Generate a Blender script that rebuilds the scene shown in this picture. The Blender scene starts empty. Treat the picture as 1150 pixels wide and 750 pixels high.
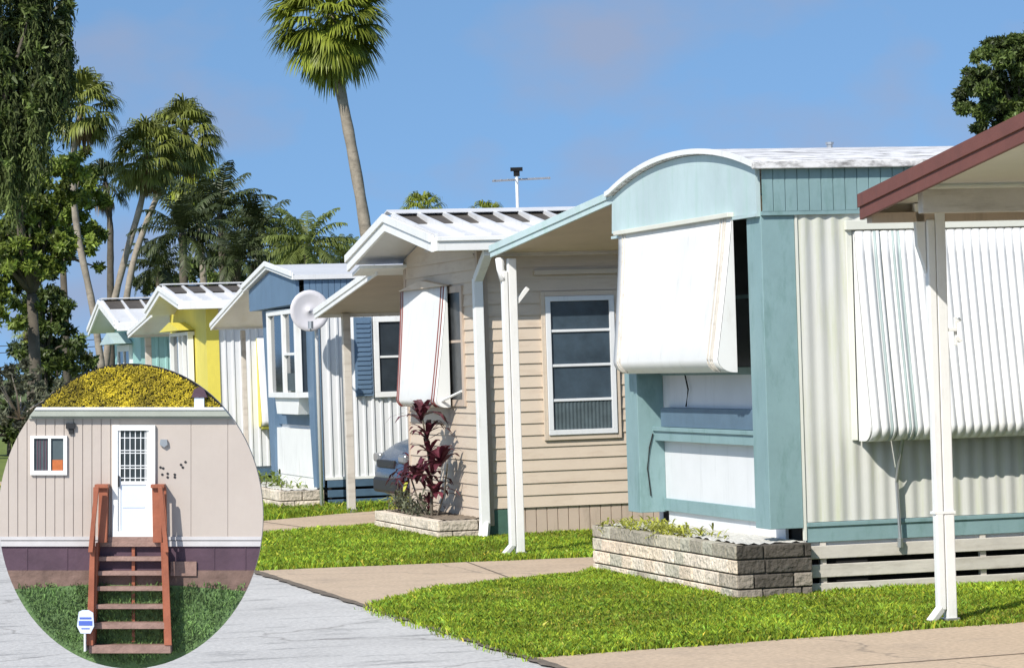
import bpy, math, random
import numpy as np
from mathutils import Vector, Matrix
random.seed(7); rng = np.random.default_rng(11)
C = bpy.context.scene.collection
scene = bpy.context.scene
# ------------------------------------------------------------------ camera
F = 3500.0; ROLL = 0.031; EYE = 1.56; W0 = 1150.0
ANG = math.radians(15.1096)
OX, OY = 1.8061, 20.0196                    # ground corner of the turquoise home
SX, SY = -math.sin(ANG), math.cos(ANG)      # s: along the street, away
EX, EY = math.cos(ANG), math.sin(ANG)       # e: from the street into the plots
cam = bpy.data.cameras.new('camera'); co = bpy.data.objects.new('camera', cam); C.objects.link(co)
c_, s_ = math.cos(ROLL), math.sin(ROLL)
co.matrix_world = Matrix(((c_, s_, 0, 0), (0, 0, -1, 0), (-s_, c_, 0, EYE), (0, 0, 0, 1)))
cam.sensor_fit = 'HORIZONTAL'; cam.sensor_width = 36; cam.lens = F/W0*36
cam.shift_y = 30.2/W0; cam.shift_x = -0.94/W0
cam.clip_start = 0.1; cam.clip_end = 3000
scene.camera = co
# ------------------------------------------------------------------ light
sd = Vector((0.52*SX+0.55*EX, 0.52*SY+0.55*EY, -0.65)).normalized()   # travel direction of the sunlight
SUN_EL = math.asin(-sd.z); SUN_AZ = math.atan2(-sd.x, -sd.y)
world = bpy.data.worlds.new('World'); scene.world = world; world.use_nodes = True
nt = world.node_tree; nt.nodes.clear()
out = nt.nodes.new('ShaderNodeOutputWorld'); bg = nt.nodes.new('ShaderNodeBackground')
sky = nt.nodes.new('ShaderNodeTexSky'); sky.sky_type = 'NISHITA'; sky.sun_disc = False
sky.sun_elevation = SUN_EL; sky.sun_rotation = SUN_AZ
sky.air_density = 1.0; sky.dust_density = 0.6; sky.ozone_density = 2.4
tc = nt.nodes.new('ShaderNodeTexCoord'); mp = nt.nodes.new('ShaderNodeMapping'); mp.inputs['Scale'].default_value = (1, 1, 1.7)
nz = nt.nodes.new('ShaderNodeTexNoise'); nz.inputs['Scale'].default_value = 13; nz.inputs['Detail'].default_value = 5; nz.inputs['Roughness'].default_value = .5
rp = nt.nodes.new('ShaderNodeValToRGB'); rp.color_ramp.elements[0].position = .50; rp.color_ramp.elements[1].position = .70
rp.color_ramp.elements[1].color = (.7, .7, .7, 1)
up_ = nt.nodes.new('ShaderNodeMapping'); up_.inputs['Location'].default_value = (0, 0, .27)
nrm_ = nt.nodes.new('ShaderNodeVectorMath'); nrm_.operation = 'NORMALIZE'
nt.links.new(tc.outputs['Generated'], up_.inputs[0]); nt.links.new(up_.outputs[0], nrm_.inputs[0]); nt.links.new(nrm_.outputs[0], sky.inputs[0])
mx = nt.nodes.new('ShaderNodeMixRGB'); mx.inputs[2].default_value = (2.35, 2.65, 3.6, 1)
bg.inputs['Strength'].default_value = 0.122
L = nt.links.new
L(tc.outputs['Generated'], mp.inputs[0]); L(mp.outputs[0], nz.inputs['Vector']); L(nz.outputs['Fac'], rp.inputs[0])
L(rp.outputs[0], mx.inputs[0]); tn_ = nt.nodes.new('ShaderNodeVectorMath'); tn_.operation = 'MULTIPLY'; tn_.inputs[1].default_value = (.92, 1.07, 1.12); L(sky.outputs[0], tn_.inputs[0]); L(tn_.outputs[0], mx.inputs[1]); L(mx.outputs[0], bg.inputs[0]); L(bg.outputs[0], out.inputs[0])
sun = bpy.data.lights.new('sun', 'SUN'); sun.energy = 4.3; sun.angle = math.radians(0.5); sun.color = (1, .95, .87)
so = bpy.data.objects.new('sun', sun); C.objects.link(so)
so.rotation_euler = sd.to_track_quat('-Z', 'Y').to_euler(); so.location = (-10, -10, 20)
scene.view_settings.view_transform = 'Standard'; scene.view_settings.look = 'None'
scene.view_settings.exposure = 0.32; scene.view_settings.gamma = 1
scene.render.engine = 'CYCLES'

# ------------------------------------------------------------------ materials
def mat(name, col, rough=.6, var=.12, scale=5, bump=.15, bscale=40, metal=0, tint=False, dirt=None, dstr=.0, dscale=(3, 3, .6), spec=.4, dlow=.52, trans=0, crack=0):
    m = bpy.data.materials.new(name); m.use_nodes = True; n = m.node_tree; N = n.nodes; K = n.links.new
    b = N['Principled BSDF']; b.inputs['Roughness'].default_value = rough; b.inputs['Metallic'].default_value = metal
    b.inputs['Specular IOR Level'].default_value = spec
    t = N.new('ShaderNodeTexCoord')
    a = N.new('ShaderNodeTexNoise'); a.inputs['Scale'].default_value = scale; a.inputs['Detail'].default_value = 6; a.inputs['Roughness'].default_value = .65
    K(t.outputs['Object'], a.inputs['Vector'])
    r = N.new('ShaderNodeMapRange'); r.inputs[1].default_value = .3; r.inputs[2].default_value = .7
    r.inputs[3].default_value = 1-var; r.inputs[4].default_value = 1+var
    K(a.outputs['Fac'], r.inputs[0])
    v = N.new('ShaderNodeVectorMath'); v.operation = 'SCALE'; v.inputs[0].default_value = col
    K(r.outputs[0], v.inputs['Scale']); cur = v.outputs[0]
    if tint:
        at = N.new('ShaderNodeAttribute'); at.attribute_name = 'tint'
        v2 = N.new('ShaderNodeVectorMath'); v2.operation = 'MULTIPLY'; K(cur, v2.inputs[0]); K(at.outputs['Color'], v2.inputs[1]); cur = v2.outputs[0]
    if dirt:
        mp_ = N.new('ShaderNodeMapping'); mp_.inputs['Scale'].default_value = dscale; K(t.outputs['Object'], mp_.inputs[0])
        d = N.new('ShaderNodeTexNoise'); d.inputs['Scale'].default_value = 3; d.inputs['Detail'].default_value = 7; d.inputs['Roughness'].default_value = .7
        K(mp_.outputs[0], d.inputs['Vector'])
        dr = N.new('ShaderNodeMapRange'); dr.inputs[1].default_value = dlow; dr.inputs[2].default_value = dlow+.2; dr.inputs[3].default_value = 0; dr.inputs[4].default_value = dstr
        K(d.outputs['Fac'], dr.inputs[0])
        mm = N.new('ShaderNodeMixRGB'); mm.inputs[2].default_value = (*dirt, 1); K(dr.outputs[0], mm.inputs[0]); K(cur, mm.inputs[1]); cur = mm.outputs[0]
    if crack:
        wv = N.new('ShaderNodeTexNoise'); wv.inputs['Scale'].default_value = 1.3; wv.inputs['Detail'].default_value = 6; K(t.outputs['Object'], wv.inputs['Vector'])
        ad = N.new('ShaderNodeVectorMath'); ad.operation = 'MULTIPLY_ADD'; ad.inputs[1].default_value = (.9, .9, .9); K(wv.outputs['Color'], ad.inputs[0]); K(t.outputs['Object'], ad.inputs[2])
        vo = N.new('ShaderNodeTexVoronoi'); vo.feature = 'DISTANCE_TO_EDGE'; vo.inputs['Scale'].default_value = crack; K(ad.outputs[0], vo.inputs['Vector'])
        cr = N.new('ShaderNodeMapRange'); cr.inputs[1].default_value = .0; cr.inputs[2].default_value = .006; cr.inputs[3].default_value = .5; cr.inputs[4].default_value = 0; K(vo.outputs['Distance'], cr.inputs[0])
        mc = N.new('ShaderNodeMixRGB'); mc.inputs[2].default_value = (.12, .105, .09, 1); K(cr.outputs[0], mc.inputs[0]); K(cur, mc.inputs[1]); cur = mc.outputs[0]
        sp_ = N.new('ShaderNodeTexNoise'); sp_.inputs['Scale'].default_value = 34; sp_.inputs['Detail'].default_value = 4; K(t.outputs['Object'], sp_.inputs['Vector'])
        s2 = N.new('ShaderNodeMapRange'); s2.inputs[1].default_value = .35; s2.inputs[2].default_value = .65; s2.inputs[3].default_value = .86; s2.inputs[4].default_value = 1.12; K(sp_.outputs['Fac'], s2.inputs[0])
        v4 = N.new('ShaderNodeVectorMath'); v4.operation = 'SCALE'; K(cur, v4.inputs[0]); K(s2.outputs[0], v4.inputs['Scale']); cur = v4.outputs[0]
    K(cur, b.inputs['Base Color'])
    if bump:
        bn = N.new('ShaderNodeTexNoise'); bn.inputs['Scale'].default_value = bscale; bn.inputs['Detail'].default_value = 5
        K(t.outputs['Object'], bn.inputs['Vector'])
        bp = N.new('ShaderNodeBump'); bp.inputs['Strength'].default_value = bump; bp.inputs['Distance'].default_value = .01
        K(bn.outputs['Fac'], bp.inputs['Height']); K(bp.outputs[0], b.inputs['Normal'])
    if trans:
        tr = N.new('ShaderNodeBsdfTranslucent'); K(cur, tr.inputs[0]); ms = N.new('ShaderNodeMixShader'); ms.inputs[0].default_value = trans
        K(b.outputs[0], ms.inputs[1]); K(tr.outputs[0], ms.inputs[2]); K(ms.outputs[0], N['Material Output'].inputs['Surface'])
    return m
M = dict(
 road=mat('road_concrete', (.52, .505, .48), .85, .10, .8, .35, 60, dirt=(.13, .13, .13), dstr=.85, dscale=(.55, 1.7, 1), dlow=.535, crack=.25),
 drive=mat('driveway_concrete', (.52, .40, .285), .85, .10, 1.2, .3, 70, dirt=(.30, .24, .19), dstr=.5, dscale=(.6, .8, 1), dlow=.52, crack=.3),
 soil=mat('lawn_soil', (.14, .18, .03), .95, .45, 4, .6, 30),
 blade=mat('grass_blades', (.285, .38, .045), .6, .34, 1.3, 0, tint=True, trans=.3, spec=.2),
 white=mat('white_paint', (.78, .78, .76), .45, .05, 3, .05, dirt=(.42, .40, .36), dstr=.45, dlow=.56),
 awn=mat('white_awning', (.76, .76, .74), .45, .04, 2, .06, dirt=(.50, .47, .41), dstr=.5, dscale=(3, 3, .8), dlow=.55),
 awnteal=mat('faded_teal_stripe', (.34, .41, .40), .45, .10, 3, .05),
 roofw=mat('white_metal_roof', (.66, .66, .66), .4, .06, 2, .05, dirt=(.35, .34, .33), dstr=.5, dlow=.56),
 roofd=mat('weathered_white_roof', (.74, .73, .72), .6, .08, 3, .5, 20, dirt=(.10, .09, .085), dstr=.95, dscale=(1.6, 7, 4), dlow=.47),
 turq=mat('turquoise_paint', (.22, .335, .345), .5, .08, 3, .12, 30, dirt=(.12, .22, .20), dstr=.7, dscale=(2.5, 2.5, .8)),
 turql=mat('pale_turquoise_paint', (.45, .56, .57), .5, .12, 1.1, .08, 30, dirt=(.36, .52, .47), dstr=.6, dlow=.5),
 teal=mat('teal_paint', (.30, .52, .49), .5, .07, 3, .08, dirt=(.12, .28, .26), dstr=.4),
 slate=mat('blue_grey_paint', (.10, .16, .22), .5, .12, 5, .1),
 blue=mat('dusty_blue_paint', (.115, .185, .275), .5, .08, 3, .08, dirt=(.08, .13, .18), dstr=.4),
 navy=mat('navy_board', (.07, .125, .19), .6, .2, 5, .15),
 yellow=mat('yellow_paint', (.70, .60, .10), .5, .06, 3, .06, dirt=(.45, .38, .08), dstr=.3),
 olive=mat('olive_metal', (.30, .30, .05), .5, .1, 3, .05),
 cream=mat('cream_siding', (.57, .57, .53), .5, .05, 1.6, .06, dirt=(.50, .52, .38), dstr=.85, dscale=(4, 4, .35), dlow=.48),
 creamt=mat('cream_trim', (.68, .68, .60), .5, .05, 3, .06),
 whites=mat('white_siding', (.70, .71, .72), .45, .05, 2, .05, dirt=(.45, .46, .46), dstr=.5, dscale=(4, 4, .4), dlow=.55),
 tan=mat('tan_siding', (.60, .50, .395), .6, .05, 2, .08, dirt=(.40, .29, .21), dstr=.5, dscale=(.6, .6, 4), dlow=.52),
 tansk=mat('tan_skirting', (.50, .40, .32), .6, .06, 2, .08, dirt=(.25, .2, .15), dstr=.5),
 soffit=mat('soffit_panel', (.50, .42, .34), .7, .08, 3, .05),
 slat=mat('weathered_board', (.57, .53, .47), .7, .1, 4, .2, 30, dirt=(.30, .26, .21), dstr=.6, dscale=(.7, 3, 5), dlow=.5),
 dark=mat('dark_void', (.018, .018, .018), .9, .2, 4, 0),  # near black; also colours the sheets that stand in for underfloor shade
 glass=mat('window_glass', (.035, .045, .055), .08, .25, 5, 0, spec=.8),
 bglass=mat('blue_window_glass', (.05, .075, .10), .12, .35, 3, 0, spec=.9),
 curtain=mat('curtain', (.07, .095, .105), .8, .25, 9, .1),
 screen=mat('window_screen', (.05, .055, .058), .35, .3, 8, 0),
 brown=mat('brown_trim', (.155, .058, .045), .6, .1, 4, .15, dirt=(.07, .035, .03), dstr=.4),
 block=mat('pale_block', (.72, .62, .50), .85, .22, 7, 2.2, 28, tint=True, dirt=(.10, .10, .09), dstr=.75, dscale=(2.6, 2.6, 5), dlow=.53),
 mortar=mat('mortar', (.07, .065, .055), .95, .2, 9, .4),
 gravel=mat('white_gravel', (.62, .60, .55), .9, .25, 40, 1, 60),
 bed=mat('bed_soil', (.20, .16, .12), .95, .3, 12, .8, 40),
 red=mat('red_brown_stripe', (.20, .05, .04), .5, .1, 4, 0),
 metal=mat('dull_metal', (.45, .46, .47), .35, .1, 5, .05, metal=.7),
 dish=mat('dish_grey', (.60, .58, .60), .5, .06, 4, .05),
 carp=mat('car_paint', (.045, .075, .125), .22, .08, 3, 0, spec=.7), rubber=mat('tyre_rubber', (.02, .02, .02), .8, .2, 20, .2),
 lens=mat('lamp_lens', (.16, .17, .18), .12, .1, 30, .1, spec=.8), plate=mat('black_plastic', (.02, .02, .022), .5, .1, 10, .1),
 bark=mat('palm_bark', (.29, .25, .20), .9, .3, 4, .9, 12, dirt=(.12, .10, .08), dstr=.6, dscale=(1, 1, 3), dlow=.5),
 barkd=mat('tree_bark', (.10, .085, .065), .9, .35, 4, .9, 12),
 barkp=mat('pale_bark', (.33, .29, .25), .9, .3, 6, .6, 20),
 palm=mat('palm_leaf', (.23, .27, .032), .45, .3, .8, 0, tint=True, trans=.22),
 palmd=mat('dark_palm_leaf', (.05, .066, .022), .5, .3, .8, 0, tint=True, trans=.15),
 palmg=mat('olive_palm_leaf', (.18, .205, .04), .5, .35, .8, 0, tint=True, trans=.2),
 palml=mat('light_palm_leaf', (.15, .185, .045), .5, .3, .8, 0, tint=True, trans=.25),
 dead=mat('dead_frond', (.22, .15, .07), .8, .3, 1.5, 0, tint=True, trans=.15),
 leafd=mat('dark_leaf', (.07, .098, .022), .5, .4, .5, 0, tint=True, trans=.2),
 leaf=mat('green_leaf', (.145, .19, .032), .5, .4, .6, 0, tint=True, trans=.25),
 leafg=mat('grey_green_leaf', (.11, .12, .075), .7, .35, .8, 0, tint=True, trans=.2),
 moss=mat('hanging_moss', (.075, .098, .026), .8, .35, .5, 0, tint=True, trans=.2),
 maroon=mat('maroon_leaf', (.085, .020, .030), .4, .4, 6, 0, tint=True, trans=.2),
 herb=mat('herb_leaf', (.30, .31, .05), .6, .4, 9, 0, tint=True, trans=.25),
 yleaf=mat('yellow_leaf', (.50, .385, .02), .7, .55, 9, 0, tint=True),
 pwall=mat('beige_panel_siding', (.46, .40, .355), .6, .04, 6, .05, dirt=(.44, .37, .33), dstr=.4, dscale=(5, 5, 1)),
 plum=mat('plum_skirting', (.08, .045, .065), .7, .25, 8, .2), pbrown=mat('earth_bank', (.17, .11, .09), .9, .3, 12, .6),
 pgrass=mat('shady_turf', (.10, .17, .06), .8, .35, 22, .9, 90), pgr=mat('shady_turf_blade', (.12, .21, .06), .7, .3, 30, 0, tint=True),  # muted greens of the turf in the oval picture
 redwood=mat('red_stained_wood', (.30, .095, .05), .55, .2, 14, .2), tread=mat('worn_tread', (.27, .17, .14), .7, .25, 16, .4, 60, dirt=(.14, .09, .07), dstr=.7, dscale=(9, 9, 30)),
 ground=mat('distant_ground', (.10, .13, .035), .95, .3, .2, .3, 3),
 signblue=mat('sign_blue', (.08, .14, .50), .5, .05, 5, 0), signwhite=mat('sign_white', (.62, .68, .80), .5, .05, 5, 0),
 orange=mat('orange_cloth', (.45, .13, .04), .8, .2, 30, .1),
 edge=mat('edge_dirt', (.16, .13, .10), .95, .4, 9, .5, 50),
 greyedge=mat('grey_green_edge', (.34, .36, .31), .6, .1, 8, .05), greytrim=mat('pale_grey_trim', (.52, .50, .50), .6, .1, 8, .05),
 vent=mat('vent_screen', (.075, .065, .055), .8, .3, 6, .2),  # dark colour carries the shade of the gaps under the ridge caps
 green=mat('green_board', (.06, .13, .10), .6, .2, 4, .1),  # skirting green with its shadow mixed into the colour
)
# ------------------------------------------------------------------ mesh building
class MB:
    def __init__(s): s.v = []; s.f = []; s.t = []
    def add(s, vs, fs, t=1.0):
        o = len(s.v); s.v += [tuple(p) for p in vs]
        for f in fs: s.f.append(tuple(i+o for i in f)); s.t.append(t)
        return s
    def box(s, x0, x1, y0, y1, z0, z1, t=1.0):
        return s.hexa([(x0, y0, z0), (x1, y0, z0), (x1, y1, z0), (x0, y1, z0)], [(x0, y0, z1), (x1, y0, z1), (x1, y1, z1), (x0, y1, z1)], t)
    def hexa(s, b, tp, t=1.0):
        n = len(b); fs = [tuple(range(n-1, -1, -1)), tuple(range(n, 2*n))]
        fs += [(i, (i+1) % n, n+(i+1) % n, n+i) for i in range(n)]
        return s.add(list(b)+list(tp), fs, t)
    def px(s, poly, x0, x1, t=1.0):      # (y,z) outline run along x
        return s.hexa([(x0, y, z) for y, z in poly], [(x1, y, z) for y, z in poly], t)
    def py(s, poly, y0, y1, t=1.0):      # (x,z) outline run along y
        return s.hexa([(x, y1, z) for x, z in poly], [(x, y0, z) for x, z in poly], t)
    def pz(s, poly, z0, z1, t=1.0):
        return s.hexa([(x, y, z0) for x, y in poly], [(x, y, z1) for x, y in poly], t)
    def tube(s, pts, r, n=8, t=1.0, cap=True):
        pts = [Vector(p) for p in pts]; rr = r if isinstance(r, (list, tuple)) else [r]*len(pts)
        o = len(s.v); up = Vector((0, 0, 1))
        for i, p in enumerate(pts):
            d = (pts[min(i+1, len(pts)-1)]-pts[max(i-1, 0)]).normalized()
            a = d.cross(up); a = Vector((1, 0, 0)) if a.length < .05 else a.normalized(); b = a.cross(d)
            for k in range(n):
                q = 2*math.pi*k/n; s.v.append(tuple(p+(a*math.cos(q)+b*math.sin(q))*rr[i]))
        for i in range(len(pts)-1):
            for k in range(n):
                s.f.append((o+i*n+k, o+i*n+(k+1) % n, o+(i+1)*n+(k+1) % n, o+(i+1)*n+k)); s.t.append(t)
        if cap:
            s.f.append(tuple(o+k for k in range(n))); s.t.append(t)
            s.f.append(tuple(o+(len(pts)-1)*n+k for k in reversed(range(n)))); s.t.append(t)
        return s
    def bar(s, p, q, w, h, t=1.0):       # rectangular bar from p to q
        p = Vector(p); q = Vector(q); d = (q-p).normalized(); up = Vector((0, 0, 1))
        a = d.cross(up); a = Vector((1, 0, 0)) if a.length < .05 else a.normalized(); b = a.cross(d)
        f = lambda c: [tuple(c+a*w/2*i+b*h/2*j) for i, j in ((-1, -1), (1, -1), (1, 1), (-1, 1))]
        return s.hexa(f(p), f(q), t)
    def build(s, name, m, parent=None, bevel=0, smooth=False, loc=None, tinted=False):
        me = bpy.data.meshes.new(name); me.from_pydata(s.v, [], s.f); me.update()
        me.materials.append(m)
        if tinted:
            a = me.attributes.new('tint', 'FLOAT_COLOR', 'FACE')
            arr = np.ones((len(s.f), 4), dtype=np.float32); tt = np.array([(x, x, x) if not hasattr(x, '__len__') else x for x in s.t], dtype=np.float32)
            arr[:, :3] = tt; a.data.foreach_set('color', arr.ravel())
        import bmesh
        if len(s.f) < 6000:
            b = bmesh.new(); b.from_mesh(me); bmesh.ops.recalc_face_normals(b, faces=b.faces); b.to_mesh(me); b.free()
        if smooth: me.polygons.foreach_set('use_smooth', [True]*len(me.polygons))
        o = bpy.data.objects.new(name, me); C.objects.link(o)
        if parent: o.parent = parent
        if loc: o.location = loc
        if bevel:
            md = o.modifiers.new('bevel', 'BEVEL'); md.width = bevel; md.segments = 2; md.limit_method = 'ANGLE'; md.angle_limit = .7
        return o
def tag(o, label=None, cat=None, group=None, kind=None):
    if label: o['label'] = label
    if cat: o['category'] = cat
    if group: o['group'] = group
    if kind: o['kind'] = kind
    return o
def wpos(e, s, z=0): return (OX+e*EX+s*SX, OY+e*EY+s*SY, z)
def thing(name, label, cat, e, s, z=0, group=None):
    o = bpy.data.objects.new(name, None); C.objects.link(o); o.empty_display_size = .3
    o.location = wpos(e, s, z); o.rotation_euler = (0, 0, ANG)
    return tag(o, label, cat, group)
def at(px, py, D):                       # a point of the place at distance D that lies in this direction
    a = px-575; b = 375-py
    u = a*c_+b*s_; v = -a*s_+b*c_
    return Vector((u/F*D, D, EYE+(v+30.2)/F*D))
def street(o, z=0):                      # place a flat mesh given in (e,s)
    o.location = wpos(0, 0, z); o.rotation_euler = (0, 0, ANG); return o
def npmesh(name, V, Fc, tint, m, parent=None, loc=None):
    """V (n,3), Fc (k,4 or 3) arrays"""
    me = bpy.data.meshes.new(name); n = len(V); k, w = Fc.shape
    me.vertices.add(n); me.vertices.foreach_set('co', np.ascontiguousarray(V, dtype=np.float32).ravel())
    me.loops.add(k*w); me.loops.foreach_set('vertex_index', Fc.astype(np.int32).ravel())
    me.polygons.add(k); me.polygons.foreach_set('loop_start', np.arange(0, k*w, w, dtype=np.int32))
    me.polygons.foreach_set('loop_total', np.full(k, w, dtype=np.int32))
    me.update(calc_edges=True); me.materials.append(m)
    a = me.attributes.new('tint', 'FLOAT_COLOR', 'FACE')
    arr = np.ones((k, 4), dtype=np.float32)
    arr[:, :3] = tint if tint.ndim == 2 else tint[:, None]
    a.data.foreach_set('color', arr.ravel())
    o = bpy.data.objects.new(name, me); C.objects.link(o)
    if parent: o.parent = parent
    if loc is not None: o.location = loc
    return o
def corr(mb, a0, a1, z0, z1, y, pitch=.1, amp=.012, axis='x', face=-1, style='rib', t=1.0, topf=None):
    """ribbed sheet standing in a plane; rib profile runs along the wall"""
    pts = []; a = a0
    while a < a1-1e-6:
        if style == 'rib': pr = ((0, 0), (.62, 0), (.70, 1), (.92, 1))
        elif style == 'wave': pr = tuple((k/6, .5-.5*math.cos(2*math.pi*k/6)) for k in range(6))
        else: pr = ((0, 0), (.9, 0), (.93, -1), (.97, -1))
        for q, d in pr:
            if a+q*pitch <= a1: pts.append((a+q*pitch, d*amp))
        a += pitch
    pts.append((a1, 0))
    n = len(pts); vs = []
    for q, d in pts:
        p = (q, y+face*d) if axis == 'x' else (y+face*d, q)
        vs.append((*p, z0)); vs.append((*p, z1 if topf is None else topf(q)))
    mb.add(vs, [(2*i, 2*i+2, 2*i+3, 2*i+1) for i in range(n-1)], t)
    return mb
def laps(mb, a0, a1, z0, z1, y, pitch=.107, proud=.014, axis='x', lim=None):
    """overlapping boards; lim(z)->(a0,a1) narrows them under a gable"""
    z = z0
    while z < z1-.01:
        zt = min(z+pitch, z1)
        p0, p1 = (a0, a1) if lim is None else lim(z); q0, q1 = (a0, a1) if lim is None else lim(zt)
        if axis == 'x':
            vs = [(p0, y-proud, z), (p1, y-proud, z), (q1, y-.002, zt), (q0, y-.002, zt), (p0, y, z), (p1, y, z)]
        else:
            vs = [(y-proud, p0, z), (y-proud, p1, z), (y-.002, q1, zt), (y-.002, q0, zt), (y, p0, z), (y, p1, z)]
        mb.add(vs, [(0, 1, 2, 3), (4, 5, 1, 0)])
        z = zt
    return mb

# ------------------------------------------------------------------ ground, road, drives, grass
g = MB().add([(-700, -300, 0), (900, -300, 0), (900, 1600, 0), (-700, 1600, 0)], [(0, 1, 2, 3)]).build('ground', M['ground'])
g.location.z = -.05; tag(g, kind='structure')
r = MB().pz([(-8.6, -40), (-2.66, -40), (-2.66, 140), (-8.6, 140)], -.12, 0).build('road', M['road'])
street(r, -.006); tag(r, kind='structure')
def slab_es(name, poly, top, m, kind='structure', th=.1):
    o = MB().pz(poly, -th, 0).build(name, m); street(o, top); tag(o, kind=kind); return o
D0 = [(-2.655, -6.2), (9, -4.4), (9, -1.25), (.36, -2.62), (-2.655, -3.06)]
D1 = [(-2.655, .80), (-2.3, 1.45), (-2.05, 1.85), (-1.52, 2.33), (-1.0, 2.64), (-.5, 2.9), (-.49, 3.2), (9, 3.2), (9, 4.0), (0, 4.67), (-2.655, 5.0)]
D2 = [(-2.655, 9.3), (-1.63, 10.1), (-.9, 10.55), (-.45, 10.9), (0, 10.95), (9, 10.95), (9, 14.1), (.49, 13.93), (-.2, 13.5), (-1.2, 12.69), (-2.655, 12.1)]
D3 = [(-2.655, 18.2), (-.5, 18.6), (9, 18.6), (9, 21.3), (0, 21.2), (-2.655, 20.6)]
D4 = [(-2.655, 25.6), (-.5, 26), (9, 26), (9, 28.2), (0, 28.2), (-2.655, 28)]
for d in (D0, D1, D2, D3, D4): slab_es('driveway', d, .0, M['drive'])
LA = [(-2.655, -3.06), (.36, -2.62), (9, -1.25), (9, 3.2), (-.49, 3.2), (-.5, 2.9), (-1.0, 2.64), (-1.52, 2.33), (-2.05, 1.85), (-2.3, 1.45), (-2.655, .80)]
LB = [(-2.655, 5.0), (0, 4.67), (9, 4.0), (9, 10.95), (0, 10.95), (-.45, 10.9), (-.9, 10.55), (-1.63, 10.1), (-2.655, 9.3)]
LC = [(-2.655, 12.1), (-1.2, 12.69), (-.2, 13.5), (.49, 13.93), (9, 14.1), (9, 18.6), (-.5, 18.6), (-2.655, 18.2)]
LD = [(-2.655, 20.6), (0, 21.2), (9, 21.3), (9, 26), (-.5, 26), (-2.655, 25.6)]
LE = [(-2.655, 28), (0, 28.2), (12, 28.2), (12, 60), (-2.655, 60)]
for d in (LA, LB, LC, LD, LE): slab_es('lawn_soil', d, -.018, M['soil'], th=.03)
gm = MB(); y = -30.0; rd = random.Random(3); wL = []
while y < 40: wL.append((y, rd.uniform(.015, .06))); y += .12
gm.add([(-2.66-w, y, 0) for y, w in wL]+[(-2.645+w*.4, y, 0) for y, w in wL], [(i, i+1, len(wL)+i+1, len(wL)+i) for i in range(len(wL)-1)])
o = gm.build('road_edge_dirt', M['edge']); street(o, .004); tag(o, kind='structure')
for (a_, b_) in (((-2.655, -4.6), (9, -3.0)), ((-1.2, 2.6), (-1.0, 4.8)), ((1.4, 3.2), (1.4, 4.4)), ((-1.0, 10.6), (-1.2, 12.6))):
    o = MB().bar((a_[0], a_[1], 0), (b_[0], b_[1], 0), .012, .002).build('expansion_joint', M['edge']); street(o, .003); tag(o, kind='structure')
lv = [(-2.655, -40), (9, -40), (9, -4.4), (-2.655, -6.2)]
slab_es('lawn_soil', lv, -.018, M['soil'], th=.03)
def inpoly(P, poly):
    x, y = P[:, 0], P[:, 1]; r = np.zeros(len(P), bool); n = len(poly)
    for i in range(n):
        x0, y0 = poly[i]; x1, y1 = poly[(i+1) % n]
        if y0 == y1: continue
        c = ((y0 > y) != (y1 > y)) & (x < (x1-x0)*(y-y0)/(y1-y0)+x0); r ^= c
    return r
def grass(poly, dens, emax, h, name, grow=.03):
    p = np.array(poly); lo = p.min(0)-.03; hi = p.max(0)+.03; hi[0] = min(hi[0], emax)
    n = int((hi-lo).prod()*dens); P = rng.uniform(lo, hi, (n, 2))
    j = P+rng.normal(0, .03, P.shape)+.025*np.sin(P[:, ::-1]*7)     # ragged edge over the concrete
    P = P[inpoly(j, poly)]; n = len(P)
    patch = .5+.5*np.sin(P[:, 0]*2.1+np.sin(P[:, 1]*1.7)*1.6)*np.cos(P[:, 1]*1.3+P[:, 0]*.8)
    fine = .5+.5*np.sin(P[:, 0]*9+np.sin(P[:, 1]*11)*1.4)*np.cos(P[:, 1]*8+P[:, 0]*5)
    H = h*(.45+.5*patch*.6+.35*fine)*rng.uniform(.5, 1.35, n)
    a = rng.uniform(0, 2*np.pi, n); w = rng.uniform(.002, .006, n)
    lean = rng.normal(0, .5, (n, 2))*H[:, None]
    d = np.stack([np.cos(a), np.sin(a)], 1)*w[:, None]
    z0 = np.full(n, -.02)
    V = np.empty((n, 4, 3)); V[:, 0, :2] = P-d; V[:, 1, :2] = P+d; V[:, 0, 2] = z0; V[:, 1, 2] = z0
    V[:, 2, :2] = P+lean*.55+d*.7; V[:, 2, 2] = H*.62; V[:, 3, :2] = P+lean; V[:, 3, 2] = H*.95
    b = np.arange(n)*4
    Fc = np.stack([b, b+1, b+2, b+3], 1)
    k = rng.uniform(.4, 1.6, n)*(.72+.35*patch+.2*(fine-.5)); hue = rng.uniform(0, 1, n)
    T = np.stack([k*(.7+.65*hue), k*(1.0+.12*hue), k*(1-.3*hue)], 1)
    dry = rng.uniform(0, 1, n) < .03+.12*(patch < .25); T[dry] *= np.array([1.9, 1.25, 2.6])
    wd = (rng.uniform(0, 1, n) < .14) & (fine > .45)      # clover and other broad leaves
    V[wd, 0, :2] = (P-d*2)[wd]; V[wd, 1, :2] = (P+d*2)[wd]; V[wd, 0, 2] = V[wd, 1, 2] = H[wd]*.35
    V[wd, 2, :2] = (P+lean+d*1.7)[wd]; V[wd, 3, :2] = (P+lean-d*1.7)[wd]; V[wd, 2, 2] = H[wd]*.75; V[wd, 3, 2] = H[wd]*.75
    T[wd] *= np.array([.95, .95, 1.2])
    o = npmesh(name, V.reshape(-1, 3), Fc, T, M['blade']); street(o); tag(o, kind='stuff'); return o
grass(LA, 10000, 2.6, .042, 'grass'); grass(LB, 4600, 2.0, .045, 'grass'); grass(LC, 1900, 1.6, .07, 'grass'); grass(LD, 900, 1.6, .08, 'grass')
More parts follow.
